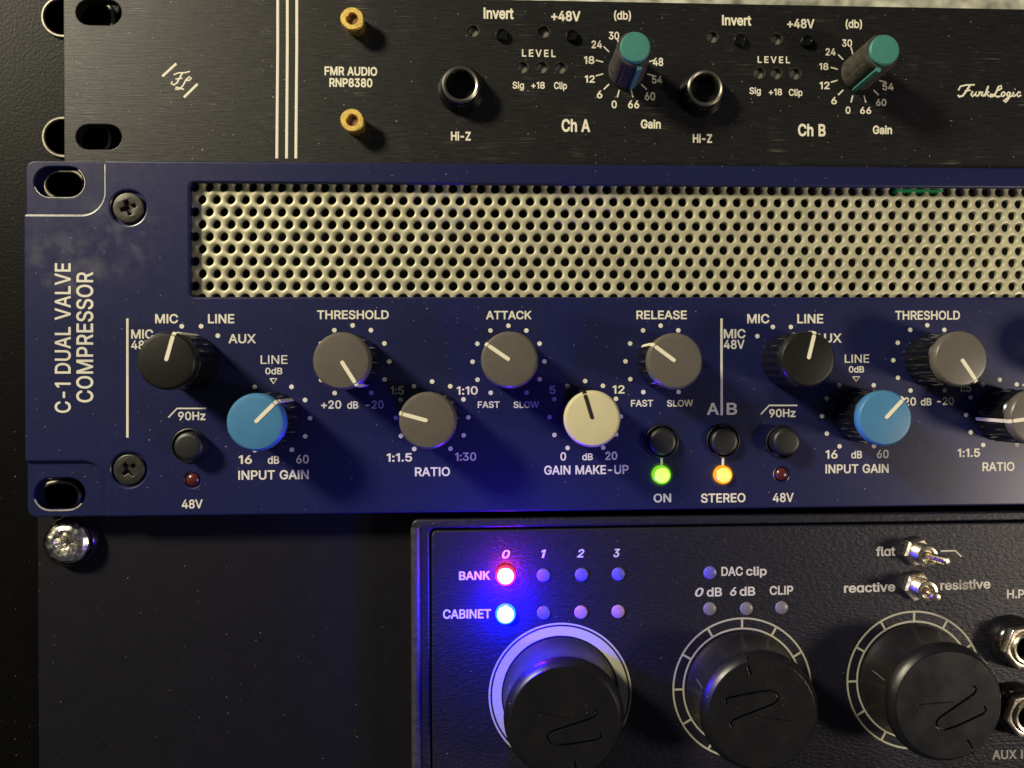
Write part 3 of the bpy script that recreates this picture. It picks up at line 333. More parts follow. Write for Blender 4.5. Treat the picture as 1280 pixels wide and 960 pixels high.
def plate(mb, contours, Yf, th, bev, res=1):
    return mb.curve(contours, frame(0, Yf + th / 2, 0), th / 2, bev, res=res)
def glow(name, p, power, color, radius=0.0015):
    l = bpy.data.lights.new(name, 'POINT'); l.energy = power; l.color = color; l.shadow_soft_size = radius
    o = bpy.data.objects.new(name, l); COL.objects.link(o); o.location = p; return o

YR, YF, YC, YT = 0.003, 0.0075, 0.0006, 0.0012      # preamp plate, filler plate, load box casing and its front

# ================================================================ rack case and wall
YRAIL = 0.0088
rack = thing('rack_case', (U(20, 480, YRAIL).x, YRAIL, -0.16), 'black textured rack case with a slotted mounting rail along the left edge', 'rack case')
xr0, xr1 = U(-260, 480, YRAIL).x, U(152, 480, YRAIL).x
slots = []
for (py, a, b) in ((22, 55, 142), (172, 56, 138), (231, 58, 106), (620, 52, 100)):
    c0 = U(a, py, YRAIL); c1 = U(b, py, YRAIL); hh = (24 if py < 200 else 17) * MPP(70, py, YRAIL)
    slots.append((Vector((c0.x + hh, c0.z)), Vector((c1.x - hh, c0.z)), hh))
b = MB(); plate(b, [[(xr0, -0.17), (xr1, -0.17), (xr1, 0.17), (xr0, 0.17)]] + [capsule(a, c, h) for a, c, h in slots], YRAIL, 0.002, 0.0003)
b.build('mounting_rail', M['rail'], rack, ang=14)
for a, c, h in slots:
    b = MB(); q = capsule(a, c, h + 0.0001, 14); b.tube([(p[0], YRAIL - 0.0003, p[1]) for p in q], 0.00048, cyclic=True, seg=10)
    b.build('slot_rim', M['rim'], rack)
for x in (xr0 - 0.004, 0.372): b = MB(); b.box(x, x + 0.004, YRAIL - 0.03, 0.26, -0.17, 0.10); b.build('side_wall', M['rail'], rack)
b = MB(); b.box(xr0, U(300, 90, YRAIL).x, YRAIL + 0.014, YRAIL + 0.018, -0.17, 0.14); b.build('slot_blackout', M['dark'], rack)  # added dark sheet that keeps the view through the rail slots black
b = MB(); b.box(xr0, 0.372, 0.26, 0.264, -0.17, 0.10); b.build('back_panel', M['dark'], rack)
wall = thing('stone_wall', (0.1, 0.46, -0.2), 'mottled cream stone wall showing above the black preamp plate', 'wall')
b = MB(); b.box(-0.9, 1.1, 0.46, 0.50, -0.2, 0.9); b.build('wall_surface', M['stone'], wall)

# ================================================================ black preamp in its rack plate
xa = U(79.5, 100, YR).x; ztop = U(1120, 8.3, YR).z; zbot = ztop - 0.0437
pre = thing('rack_preamp', (0.1, YR, zbot), 'black brushed aluminium preamp plate with two teal-tipped gain knobs, above the blue unit', 'preamp')
pre_holes = []
for (py) in (15, 171):
    c0 = U(95, py, YR); c1 = U(152, py, YR); h = 16 * MPP(120, py, YR); pre_holes.append(capsule((c0.x + h, c0.z), (c1.x - h, c0.z), h))
led_px = [(591, 38.5), (679.5, 39.5), (652.5, 84), (677, 84), (700.5, 84.5), (890.5, 46), (971, 48.5), (949, 91), (970.5, 91.5), (994, 92)]
leds_p = [P2(x, y, YR) for x, y in led_px]
btn_p = [P2(x, y, YR) for x, y in ((627, 44.5), (714.5, 46), (924, 51), (1007.5, 52.5))]
for x, z in leds_p: pre_holes.append(circ(x, z, 0.00155, 20))
b = MB(); plate(b, [[(xa, zbot), (xa + 0.455, zbot), (xa + 0.455, ztop), (xa, ztop)]] + pre_holes, YR, 0.0032, 0.00025); b.build('front_plate', M['anod'], pre, ang=14)
b = MB(); b.box(U(380, 90, YR).x, 0.2, YR + 0.0034, 0.19, zbot + 0.002, ztop - 0.002); b.build('chassis', M['dark'], pre)
for i, (x, z) in enumerate(leds_p):
    b = MB(); b.lathe([(0.00152, -0.0009), (0.00152, -0.0003), (0.00172, 0.00004), (0.00160, 0.00004), (0.00138, -0.0003), (0.00138, -0.0009)], frame(x, YR, z), 24, closed=True)
    k = b.build('indicator_hole_rim', M['darkrim'], pre)
    b = MB(); b.lathe([(0.00135, -0.0026), (0.00135, -0.0013), (0.0009, -0.0012), (0, -0.0012)], frame(x, YR, z), 20); b.build('indicator_lens', M['milky'], k)
for x, z in btn_p:
    b = MB(); b.lathe([(0.0016, -0.0005), (0.0016, 0.0009), (0.00135, 0.0013), (0.0011, 0.0013), (0.001, 0.0009), (0, 0.0009)], frame(x, YR, z), 24); b.build('push_button', M['glossblack'], pre)
# gold socket screws
for (px, py) in ((440, 23), (440, 150)):
    h = 0.0046; p = U(px, py, YR - h); fr = frame(p.x, YR, p.z)
    b = MB(); b.lathe([(0.0026, -0.0002), (0.0026, h - 0.0006), (0.0029, h - 0.0012), (0.0030, h - 0.0004), (0.0027, h), (0.0016, h), (0.00135, h - 0.0003), (0.0013, h - 0.0014), (0, h - 0.0014)], fr, 36)
    k = b.build('socket_screw', M['brass'], pre)
    b = MB(); b.lathe([(0.00128, h - 0.0014), (0.00128, h - 0.0012), (0, h - 0.0012)], fr, 6); b.build('hex_socket', M['rust'], k)
# instrument sockets
for (px, py) in ((576, 106.5), (881, 111)):
    p = U(px, py, YR - 0.004); fr = frame(p.x, YR, p.z)
    b = MB(); b.lathe([(0.0060, -0.0001), (0.0060, 0.0010), (0.0056, 0.0016), (0.0052, 0.0032), (0.0050, 0.0040), (0.0046, 0.0044), (0.0040, 0.0044), (0.0036, 0.0040), (0.0034, 0.0034), (0.0034, 0.0002), (0, 0.0002)], fr, 40)
    k = b.build('jack_socket', M['glossblack'], pre)
    b = MB(); b.lathe([(0.0047, 0.0042), (0.0046, 0.0047), (0.0042, 0.0050), (0.0038, 0.0048), (0.0036, 0.0042)], fr, 40, closed=True); b.build('socket_ring', M['jackmetal'], k)
    b = MB(); b.lathe([(0.0033, 0.0003), (0.0033, 0.0005), (0, 0.0005)], fr, 24); b.build('socket_bore', M['hole'], k)

# gain knobs: tall ribbed grey body, teal cap and a teal pointer down one side
def gain_knob(px, py, ang, label):
    h = 0.0155; p = U(px, py, YR - h); fr = frame(p.x, YR, p.z) @ Matrix.Rotation(R(-ang), 4, 'Z')
    def rib(a, hh): return 1.0 - 0.045 * (max(0.0, math.cos(9 * a)) ** 6 if 0.0012 < hh < h - 0.0026 else 0)
    b = MB(); b.lathe([(0.0047, 0.0003), (0.0047, 0.0010), (0.0046, 0.0013), (0.0044, h - 0.0027), (0.0044, h - 0.0018), (0.0041, h - 0.0012), (0, h - 0.0012)], fr, 72, rf=rib)
    k = b.build('gain_knob', M['rubber'], pre, origin=(p.x, YR, p.z), label=label)
    b = MB(); b.lathe([(0.0037, h - 0.0014), (0.0037, h - 0.0003), (0.0034, h), (0, h + 0.0001)], fr, 40); b.build('cap', M['teal'], k)
    b = MB(); b.box(-0.0006, 0.0006, 0.0039, 0.0051, 0.0006, h - 0.0012, fr); b.build('pointer', M['teal'], k)
gain_knob(794.5, 58.5, 166, 'gain knob of channel A'); gain_knob(1106.5, 62, 195, 'gain knob of channel B')

def pre_ink(*texts, name='printed_legend'):
    k = Ink(YR)
    for t in texts: k.text(*t[:5], **(t[5] if len(t) > 5 else {'w': 26}))
    return k
k = Ink(YR)
for x0, x1 in ((347.2, 346), (359.2, 358.2), (371, 369.8)): k.line([(x0, -30), (x0, 60), (x1, 198)], 3.4)
k.build('printed_stripe', M['inkb'], pre)
pre_ink(('FMR AUDIO', 405.7, 83.5, 471.5, 93.5), ('RNP8380', 411.7, 98, 465.5, 108)).build('printed_legend', M['inkb'], pre)
k = Ink(YR); C1 = lambda q: [(a / 4, c / 4) for a, c in q]
for q, w in (([(812, 382), (882, 318)], 3), ([(920, 487), (988, 420)], 3), ([(868, 374), (893, 364), (922, 364), (950, 357)], 1.7), ([(912, 365), (897, 392), (884, 415), (868, 425), (857, 418), (862, 408)], 2),
             ([(878, 396), (912, 391)], 1.6), ([(926, 402), (948, 402), (957, 390), (946, 384), (930, 400), (915, 428), (897, 446), (877, 446), (880, 436), (900, 441), (920, 447)], 1.9)): k.line(C1(q), w)
k.build('printed_monogram', M['inkb'], pre)
k = Ink(YR); C4 = lambda q: [(960 + a / 4, c / 4) for a, c in q]
cl = lambda x, y, r: [(x + r * math.cos(t * math.pi / 5) * 0.8 + 0.25 * r * math.sin(-t * math.pi / 5), y + r * math.sin(t * math.pi / 5)) for t in range(11)]
for q, w in (([(952, 452), (962, 432), (990, 425), (1034, 424)], 1.9), ([(1010, 426), (994, 452), (974, 479), (955, 484), (950, 474)], 2.4), ([(984, 455), (1014, 451)], 1.6),
             ([(1024, 456), (1015, 474), (1022, 483), (1034, 472), (1042, 457), (1036, 476), (1044, 481), (1052, 474)], 2.0), ([(1058, 457), (1052, 482), (1064, 460), (1073, 459), (1067, 477), (1075, 481), (1083, 472)], 2.0),
             ([(1102, 430), (1083, 482)], 2.2), ([(1088, 468), (1106, 458)], 1.7), ([(1092, 466), (1103, 481), (1118, 476)], 1.9),
             ([(1150, 452), (1168, 442), (1166, 428), (1152, 434), (1142, 460), (1128, 481), (1112, 484), (1112, 472), (1130, 474), (1148, 485), (1162, 480)], 2.2), (cl(1176, 471, 11), 1.9),
             (cl(1203, 471, 10), 1.9), ([(1213, 462), (1203, 494), (1188, 511), (1177, 505), (1192, 494), (1222, 478)], 2.0), ([(1229, 460), (1222, 479), (1230, 482), (1240, 474)], 2.0), ([(1234, 447), (1236, 446)], 2.2),
             ([(1264, 464), (1254, 459), (1244, 472), (1250, 483), (1266, 476)], 2.0)): k.line(C4(q), w)
k.build('printed_script', M['inkb'], pre)
for args in ((('Invert', 604.5, 10, 642, 22.8), ), (('+48V', 689, 14, 725.5, 25.5), ), (('(db)', 767.5, 14, 788.7, 24, {'w': 19}), ), (('Hi-Z', 563.7, 165, 588.5, 175), ), (('Ch A', 702, 149.5, 737.5, 164), ),
             (('Gain', 801, 150, 826, 160), ), (('Hi-Z', 866, 168, 890, 178), ), (('Invert', 902.5, 19.3, 939, 31), ), (('+48V', 984, 24, 1018, 34.5), ), (('(db)', 1057, 25, 1077.5, 34.5, {'w': 19}), ),
             (('Ch B', 997.5, 155.5, 1032, 169.5), ), (('Gain', 1091, 157.5, 1115, 167), )):
    pre_ink(*args).build('printed_legend', M['inkb'], pre)
pre_ink(('LEVEL', 652.5, 62, 694.5, 70.5, {'w': 19, 'space': 150}), ('Sig', 640.7, 102.5, 655, 110.5, {'w': 19}), ('+18', 664, 102.5, 681, 110.5, {'w': 19}), ('Clip', 692.5, 102.8, 708.7, 111, {'w': 19})).build('printed_legend', M['inkb'], pre)
pre_ink(('LEVEL', 947, 70.5, 987.5, 78.3, {'w': 19, 'space': 150}), ('Sig', 936.7, 109.5, 951, 117.3, {'w': 19}), ('+18', 961, 111, 977.5, 118.7, {'w': 19}), ('Clip', 986, 111.5, 1003, 119.5, {'w': 19})).build('printed_legend', M['inkb'], pre)
for cx, cy, kx, nums in ((781.5, 85, 1.0, (('0', 764.5, 126, 771, 135), ('6', 746, 113.5, 753, 122.5), ('12', 731, 94.5, 743.5, 103), ('18', 730, 70.5, 743, 79.5), ('24', 739.5, 51, 752.5, 60), ('30', 761, 40, 774, 49),
                                           ('48', 816, 72.5, 829, 82), ('54', 815, 95, 828, 104), ('60', 806, 115.5, 819, 125), ('66', 785, 125.8, 799, 135))),
                         (1073, 93.5, 0.94, (('0', 1057, 133.5, 1063, 142), ('6', 1039, 121.5, 1046, 130), ('12', 1024.5, 102.5, 1037, 111), ('18', 1024, 79, 1035.5, 87), ('24', 1032, 60.5, 1044.5, 69), ('30', 1052.5, 49.5, 1065, 58),
                                             ('54', 1103, 104, 1117, 112.5), ('60', 1095, 124, 1108, 132), ('66', 1075, 134, 1089, 142)))):
    k = pre_ink(*[n + ({'w': 19},) for n in nums])
    for i in range(12):
        a = R(-165 + 30 * i); k.line([(cx + kx * r * math.sin(a), cy - kx * r * math.cos(a)) for r in (28.5, 38)], 1.6)
    k.build('printed_scale', M['inkb'], pre)

# ================================================================ blue valve compressor
xL, zT, zB = U(30, 420).x, U(30, 199.5).z, U(30, 647.5).z; xR = xL + 0.4826
comp = thing('rack_compressor', (0.08, 0, zB), 'navy blue two-channel valve compressor with perforated grille and coloured knobs, across the middle', 'compressor')
xP = U(130, 235).x; zp, zq = U(80, 268).z, U(80, 577).z; rp = 0.0058
def arc_pts(cx, cz, r, a0, a1, n=8): return [(cx + r * math.cos(R(a0 + (a1 - a0) * k / n)), cz + r * math.sin(R(a0 + (a1 - a0) * k / n))) for k in range(n + 1)]
outline = [(xR, zT), (xP, zT)] + arc_pts(xP - rp, zp + rp, rp, 0, -90) + [(xL, zp), (xL, zq)] + arc_pts(xP - rp, zq - rp, rp, 90, 0) + [(xP, zB), (xR, zB)]
wx0, wz1, wz0 = U(237, 300).x, U(240, 228).z, U(260, 371).z; wx1 = xR - (wx0 - xL)
win = rrect(wx0, wz0, wx1, wz1, 0.0012, 4)
LED_A, LED_B, LED_ON, LED_ST = (240.3, 600), (977.5, 593), (826.7, 593.5), (903.6, 593.5)
BTN = ((237, 557), (827, 551.5), (903.7, 551), (977.5, 552.5)); SCR = ((160, 259.5), (160.8, 587))
holes = [win] + [circ(*P2(*q, 0), 0.00185) for q in (LED_A, LED_B)] + [circ(*P2(*q, 0), 0.00252) for q in (LED_ON, LED_ST)] + \
        [circ(*P2(*q, 0), 0.0041, 32) for q in BTN] + [circ(*P2(*q, 0), 0.0043, 32) for q in SCR]
b = MB(); plate(b, [outline] + holes, 0, 0.0016, 0.0005, 2)
ear = []
for py, hh in ((227.5, 20), (618, 21)):
    c0 = U(42.5, py, 0.001); c1 = U(106.5, py, 0.001); h = hh * MPP(75, py, 0.001); ear.append(capsule((c0.x + h, c0.z), (c1.x - h, c0.z), h, 10))
win2 = rrect(wx0 - 0.0003, wz0 - 0.0003, wx1 + 0.0003, wz1 + 0.0003, 0.0012, 4)
e = 0.00004
b2 = MB(); plate(b2, [rrect(xL + e, zB + e, xR - e, zT - e, 0.0022, 6), win2] + ear, 0.0010, 0.0046, 0.0003)
b.build('front_panel', M['blue'], comp, ang=14); b2.build('ear_plate', M['blue'], comp, ang=14)
# scuffed edges round the ear pockets, the lit side painted in pale metal
b = MB(); q = [(xP, zT - 0.0008)] + arc_pts(xP - rp, zp + rp, rp, 0, -90, 12) + [(xL + 0.0004, zp)]
b.tube([(p[0] + 0.00022, 0.00018, p[1] - 0.00016) for p in q], 0.00017, seg=6); b.build('lit_worn_edge', M['edge'], comp)
b = MB(); b.tube([(p[0], 0.0010, p[1]) for p in ear[0][17:] + ear[0][:9]], 0.00012, seg=6); b.build('lit_worn_edge', M['edge'], comp); b = MB(); b.tube([(p[0], 0.0010, p[1]) for p in ear[1][17:] + ear[1][:4]], 0.00022, seg=6); b.build('lit_worn_edge', M['edge'], comp)  # pale wires along the slots paint the light on their lower walls
b = MB(); b.box(xL + 0.03, xR - 0.03, 0.0125, 0.25, zB + 0.002, zT - 0.002); b.build('chassis', M['dark'], comp)

# perforated grille: staggered round holes, each with a rolled edge
YG = 0.0024; PIT = 0.00360; ROW = PIT * 0.866; g0 = U(251.6, 249, YG); sg = 18
tv = []; tf = []
hexp = []
for i in range(6):
    a0, a1 = R(30 + 60 * i), R(90 + 60 * i); rh = PIT / math.sqrt(3)
    for j in range(3):
        t = j / 3; hexp.append((rh * (math.cos(a0) * (1 - t) + math.cos(a1) * t), rh * (math.sin(a0) * (1 - t) + math.sin(a1) * t)))
ang0 = [math.atan2(p[1], p[0]) for p in hexp]
gm = MB()
for r in range(-1, 9):
    for c in range(-1, 108):
        cx = g0.x + (c + (0.5 if r % 2 else 0)) * PIT; cz = g0.z - r * ROW
        if cx > wx1 + 0.003: continue
        o = len(gm.v)
        for (rad, dy) in ((None, 0), (0.00134, 0), (0.00126, 0.00007), (0.00116, 0.00026), (0.00110, 0.0012)):
            for i in range(sg):
                if rad is None: gm.v.append(Vector((cx + hexp[i][0], YG, cz + hexp[i][1])))
                else: gm.v.append(Vector((cx + rad * math.cos(ang0[i]), YG + dy, cz + rad * math.sin(ang0[i]))))
        for q in range(4):
            for i in range(sg): j = (i + 1) % sg; gm.f.append((o + q * sg + i, o + q * sg + j, o + (q + 1) * sg + j, o + (q + 1) * sg + i))
gm.build('grille', M['zinc'], comp, ang=50)
b = MB(); b.box(wx0 + 0.001, wx1, 0.0115, 0.0122, wz0, wz1); b.build('grille_backing', M['hole'], comp)
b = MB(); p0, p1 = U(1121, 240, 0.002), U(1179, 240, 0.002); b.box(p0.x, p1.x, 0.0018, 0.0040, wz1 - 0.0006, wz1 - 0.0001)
b.build('green_glint_strip', mat('green_glint_glow', (0.01, 0.2, 0.06), 0.4, emit=(0.02, 0.75, 0.22), estr=0.05), comp)  # added glowing strip imitating a green glint on the ledge; no lamp here

# countersunk cross-head screws
for q, rot in ((SCR[0], 18), (SCR[1], 40)):
    p = U(*q, 0); fr = frame(p.x, 0.0002, p.z) @ Matrix.Rotation(R(rot), 4, 'Z')
    w, l = 0.00052, 0.00185
    cross = []
    for i in range(4):
        a = R(90 * i)
        for (u, v) in ((w, -w * 1.0), (l, -w * 0.8), (l, w * 0.8), (w, w * 1.0)):
            cross.append((u * math.cos(a) - v * math.sin(a), u * math.sin(a) + v * math.cos(a)))
    cross = [cross[i] for i in range(16) if i % 4 != 0]
    b = MB(); b.curve([circ(0, 0, 0.0038, 40), cross], fr @ Matrix.Translation((0, 0, -0.0004)), 0.0006, 0.0003, res=2)
    k = b.build('cross_head_screw', M['blacksteel'], comp)
    b = MB(); b.lathe([(0.0037, -0.00075), (0.0037, -0.0006), (0, -0.0007)], fr, 24); b.build('cross_recess', M['hole'], k)

# collet knobs
def knob(px, py, capm, ang, label, black=False, inkm='ink', H=0.0153):
    p = U(px, py, -H); fr = frame(p.x, 0, p.z) @ Matrix.Rotation(R(-ang), 4, 'Z')
    def flute(a, hh): return 1.0 - 0.05 * (0.5 - 0.5 * math.cos(20 * a)) ** 1.5 if 0.0008 < hh < 0.0118 else 1.0
    b = MB(); b.lathe([(0.0067, 0.0004), (0.00695, 0.0009), (0.00692, 0.0012), (0.0067, 0.0116), (0.00665, 0.0120), (0.0062, 0.0125), (0.0062, 0.0128), (0, 0.0128)], fr, 160, rf=flute)
    k = b.build('knob', M['glossblack'], comp, origin=(p.x, 0, p.z), label=label)
    b = MB(); b.lathe([(0.0064, 0.0127), (0.0067, 0.0129), (0.00675, 0.0142), (0.0066, 0.0148), (0.0062, 0.0152), (0.0056, H), (0, H)], fr, 64); b.build('cap', M[capm], k)
    b = MB(); b.prism(capsule((0, 0.0004), (0, 0.0056), 0.00045), H - 0.0002, H + 0.0001, fr)
    b.box(-0.00045, 0.00045, 0.0060, 0.00686, 0.0129, H - 0.0006, fr); b.box(-0.0004, 0.0004, 0.0064, 0.00700, 0.0012, 0.0126, fr); b.box(-0.00045, 0.00045, 0.0059, 0.00665, H - 0.0011, H - 0.0001, fr)
    b.build('pointer_line', M[inkm], k)
    return Vector((p.x, p.z))
def A_(dx, dy): return math.degrees(math.atan2(dx, -dy))
KN = {}
for key, px, py, c, d, lab in (('micA', 207.5, 451, 'capblack', (9, -32), 'black input selector knob, left channel'), ('inA', 319, 528, 'capblue', (24, -24), 'light blue input gain knob, left channel'),
        ('thA', 426.7, 451.3, 'capgrey', (18, 29), 'grey threshold knob, left channel'), ('raA', 534.5, 526, 'capgrey', (-32, -9), 'grey ratio knob, left channel'), ('atA', 637, 450, 'capgrey', (-29, -20), 'grey attack knob'),
        ('gaA', 740.6, 523.7, 'capcream', (-9, -30), 'cream gain make-up knob with a black line'), ('reA', 844, 451.5, 'capgrey', (-27, -20), 'grey release knob'),
        ('micB', 1010.5, 448.8, 'capblack', (7.5, -30), 'black input selector knob, right channel'), ('inB', 1107, 523, 'capblue', (20, -21), 'light blue input gain knob, right channel'),
        ('thB', 1202, 448.8, 'capgrey', (15, 22), 'grey threshold knob, right channel'), ('raB', 1296, 522, 'capgrey', (-30, 4), 'grey ratio knob, right channel'), ('atB', 1393, 449, 'capgrey', (-29, -20), 'grey attack knob, right channel')):
    KN[key] = knob(px, py, c, A_(*d), lab, inkm='hole' if key == 'gaA' else 'inkb')

def dots(k, centre, degs, r=0.0091, dr=0.00058):
    for a in degs: k.disc(centre[0] + r * math.sin(R(a)), centre[1] + r * math.cos(R(a)), dr)
def leg(texts, cen=None, degs=(), tri=None, name='printed_scale'):
    k = Ink(0.0)
    for t in texts: k.text(*t[:5], **(t[5] if len(t) > 5 else {}))
    if cen is not None: dots(k, P2(*cen, 0), degs)
    if tri: k.line([tri[0], tri[1], tri[2], tri[0]], 1.6)
    return k.build(name, M['ink'], comp)
ALL = [-150 + 30 * i for i in range(11)]; NOTOP = [a for a in ALL if a]; SW = (-45, -15, 15, 45)
leg([('MIC', 194, 393, 222.5, 403.8), ('LINE', 260, 393, 293, 403.8), ('AUX', 285.7, 418, 319.8, 428.7), ('MIC', 164, 412.3, 191.6, 423), ('48V', 164, 426, 190.4, 436.4)], (239.5, 452), SW)
leg([('LINE', 325.8, 444.3, 359.3, 454.8, {'w': 7}), ('0dB', 331.7, 460, 353, 467.6), ('16', 298.5, 569.5, 315, 579.5), ('dB', 334.7, 570.5, 349, 579.5), ('60', 370.3, 569, 386, 579)], (341.5, 523), NOTOP, ((337.6, 473.3), (346, 473.3), (341.8, 479.5)))
leg([('INPUT GAIN', 297.9, 588.6, 386, 599.4)], name='printed_legend')
leg([('+20', 401.5, 501, 426.7, 510.6), ('dB', 434, 502, 447.8, 510.6), ('-20', 457.5, 501, 479.6, 510.6)], (441, 452), ALL)
leg([('THRESHOLD', 396.4, 388.3, 486, 398.6)], name='printed_legend')
leg([('1:5', 488.5, 483, 504.8, 492.8), ('1:10', 571, 483.3, 597.2, 493), ('1:1.5', 483.4, 567, 515.2, 576.8), ('1:30', 569, 566, 595.4, 575.7)], (540.3, 522), ALL)
leg([('RATIO', 518.7, 584.6, 562.5, 595)], name='printed_legend')
leg([('FAST', 597.2, 502, 624.5, 509.7), ('SLOW', 642, 502, 673.8, 509.7)], (635.7, 452), ALL)
leg([('ATTACK', 607.6, 389, 664.3, 398.8)], name='printed_legend')
leg([('5', 686.9, 482.4, 694.6, 492.2), ('12', 765.8, 482, 780.7, 491.7), ('0', 700.5, 565.6, 707.6, 575.4), ('dB', 727.8, 567, 741, 575), ('20', 756.6, 565, 771.5, 574.6)], (731.6, 521), ALL)
leg([('GAIN MAKE-UP', 680.3, 582.5, 785.7, 593)], name='printed_legend')
leg([('FAST', 788.7, 500.2, 816.3, 508), ('SLOW', 833.8, 500.2, 866.2, 508)], (826, 451.5), ALL)
leg([('RELEASE', 795.5, 388.6, 858.5, 398.7)], name='printed_legend')
leg([('90Hz', 222.7, 515, 256.9, 525)], name='printed_legend'); k = Ink(0); k.line([(210.5, 522), (221.3, 510.6), (257.5, 510.6)], 1.9); k.build('filter_symbol', M['ink'], comp)
leg([('90Hz', 961.5, 511.7, 994.4, 521.2)], name='printed_legend'); k = Ink(0); k.line([(951, 518), (961.5, 506.8), (996.5, 506.8)], 1.8); k.build('filter_symbol', M['ink'], comp)
leg([('48V', 227.2, 625, 253.3, 635.3)], name='printed_legend'); leg([('48V', 966, 616.7, 992, 627.3)], name='printed_legend')
leg([('ON', 817, 617.5, 838.9, 627.6)], name='printed_legend'); leg([('STEREO', 876.2, 617.4, 931.8, 628)], name='printed_legend')
leg([('A', 883.7, 504, 898.6, 518), ('B', 908.3, 504, 921.4, 518)], name='printed_legend')
k = Ink(0); k.text('C-1 DUAL VALVE', 69, 516, 88, 329, w=12, vertical=True, space=14); k.text('COMPRESSOR', 96, 503, 116, 340, w=12, vertical=True, space=14); k.build('printed_title', M['ink'], comp)
for x, y1 in ((159.3, 547), (902, 519)): k = Ink(0); k.line([(x, 398), (x, y1)], 3.0); k.build('divider_line', M['ink'], comp)
for x in (827, 903.7): k = Ink(0); k.line([(x, 571), (x, 583)], 3.0); k.build('link_line', M['ink'], comp)
leg([('MIC', 934, 393, 961.5, 403.8), ('LINE', 996.5, 393, 1029, 403.8), ('AUX', 1018, 417.3, 1052, 428), ('MIC', 904.7, 411.8, 931.8, 422.5), ('48V', 904.7, 425.3, 930.6, 435.8)], (977.5, 451.3), SW)
leg([('LINE', 1055.9, 443.3, 1086.5, 453.3, {'w': 7}), ('0dB', 1061, 458, 1080, 465.5), ('16', 1032, 563, 1047, 573), ('dB', 1064, 564, 1077.5, 572.7), ('60', 1096, 562.7, 1110.8, 572.4)], (1070.8, 519.7), NOTOP, ((1066, 471), (1074.6, 471), (1070.3, 476.7)))
leg([('INPUT GAIN', 1031.8, 581, 1110.8, 591.4)], name='printed_legend')
leg([('+20', 1121.5, 497.2, 1145, 506.8), ('dB', 1150.9, 498, 1164.3, 506.5), ('-20', 1171.5, 496.7, 1192.5, 506)], (1159.3, 450.2), ALL)
leg([('THRESHOLD', 1119, 388.9, 1199.9, 399.3)], name='printed_legend')
leg([('1:5', 1199, 480, 1214, 489.6), ('1:1.5', 1197, 561.2, 1225, 571), ('1:10', 1278, 479.5, 1302, 489)], (1250, 518.3), ALL)
leg([('RATIO', 1228, 578.3, 1268, 588.6)], name='printed_legend')
dots_at = Ink(0.0); dots(dots_at, P2(1341, 450, 0), ALL); dots_at.build('printed_scale', M['ink'], comp)

# push buttons and indicators
for (q, f) in zip(BTN, ((234.5, 558.5), (828, 552), (905, 551.5), (984, 552.5))):
    h = 0.0042 if f[0] < 300 or f[0] > 950 else 0.0022; p = U(f[0], f[1], -h); p = U(*q, 0) if h < 0.003 else p; fr = frame(p.x, 0, p.z)
    b = MB(); b.lathe([(0.0035, -0.0008), (0.0035, h - 0.0009), (0.00335, h - 0.0003), (0.0030, h), (0.0024, h + 0.0001), (0, h + 0.00005)], fr, 40)
    k = b.build('push_button', M['softblack'], comp)
    p = U(*q, 0); b = MB(); b.lathe([(0.00402, -0.0006), (0.00402, 0.0003), (0.0041, 0.0005), (0.0043, 0.0004), (0.0043, -0.0004)], frame(p.x, 0, p.z), 40, closed=True); b.build('button_bezel', M['softblack'], k)
for q in (LED_A, LED_B):
    p = U(*q, 0); b = MB(); b.lathe([(0.00172, -0.0010), (0.00172, -0.0004), (0.0014, 0.0001), (0.0008, 0.0004), (0, 0.0005)], frame(p.x, 0, p.z), 28); b.build('indicator_lens', M['reddead'], comp, label='unlit dark red indicator')
def lit(parent, q, Y, r, rim, core, s_rim, s_core, pw, pcol, label, gh=0.0042):
    p = U(*q, Y); fr = frame(p.x, Y, p.z)
    b = MB(); b.lathe([(r, -0.0010), (r, 0.0004), (r * 0.86, 0.0009), (r * 0.74, 0.0011)], fr, 32)
    k = b.build('indicator_lamp', mat('lit_lens_edge', tuple(0.4 * c for c in rim), 0.3, emit=rim, estr=s_rim), parent, label=label)
    b = MB(); b.lathe([(r * 0.80, 0.0010), (r * 0.72, 0.0014), (r * 0.42, 0.0018), (0, 0.0020)], fr, 32)
    b.build('lamp_core', mat('lit_lens_core', (0.08, 0.08, 0.08), 0.3, emit=core, estr=s_core), k)
    glow('indicator_glow', (p.x, Y - gh, p.z), pw, pcol)
lit(comp, LED_ON, 0, 0.0024, (0.22, 0.75, 0.02), (0.72, 1.0, 0.14), 0.9, 1.15, 0.00035, (0.35, 1, 0.1), 'lit green indicator')
lit(comp, LED_ST, 0, 0.0024, (0.9, 0.32, 0.01), (1.0, 0.70, 0.10), 0.9, 1.25, 0.00035, (1, 0.5, 0.08), 'lit amber indicator')

# ================================================================ blank filler plate and its screw
xf0, xf1 = U(47, 700, YF).x, U(519, 700, YF).x; zf1 = zB + 0.001
fil = thing('filler_plate', ((xf0 + xf1) / 2, YF, -0.15), 'plain matt black filler plate under the left half of the blue unit', 'filler plate')
b = MB(); plate(b, [rrect(xf0, -0.15, xf1, zf1, 0.001, 3)], YF, 0.0012, 0.0003); b.build('plate', M['filler'], fil, ang=14)
h = 0.0042; p = U(81, 679.5, YF - h); pb = Vector((p.x, YF, p.z))
scw = thing('mounting_screw', pb, 'large scuffed silver screw in a black cup washer at the filler plate corner', 'screw')
b = MB(); b.lathe([(0.0066, 0.00005), (0.0068, 0.0008), (0.0064, 0.0022), (0.0061, 0.0025), (0.0058, 0.0022), (0.0056, 0.0008), (0, 0.0008)], frame(p.x, YF, p.z), 48); b.build('cup_washer', M['glossblack'], scw)
random.seed(3)
b = MB(); fr = frame(p.x, YF, p.z)
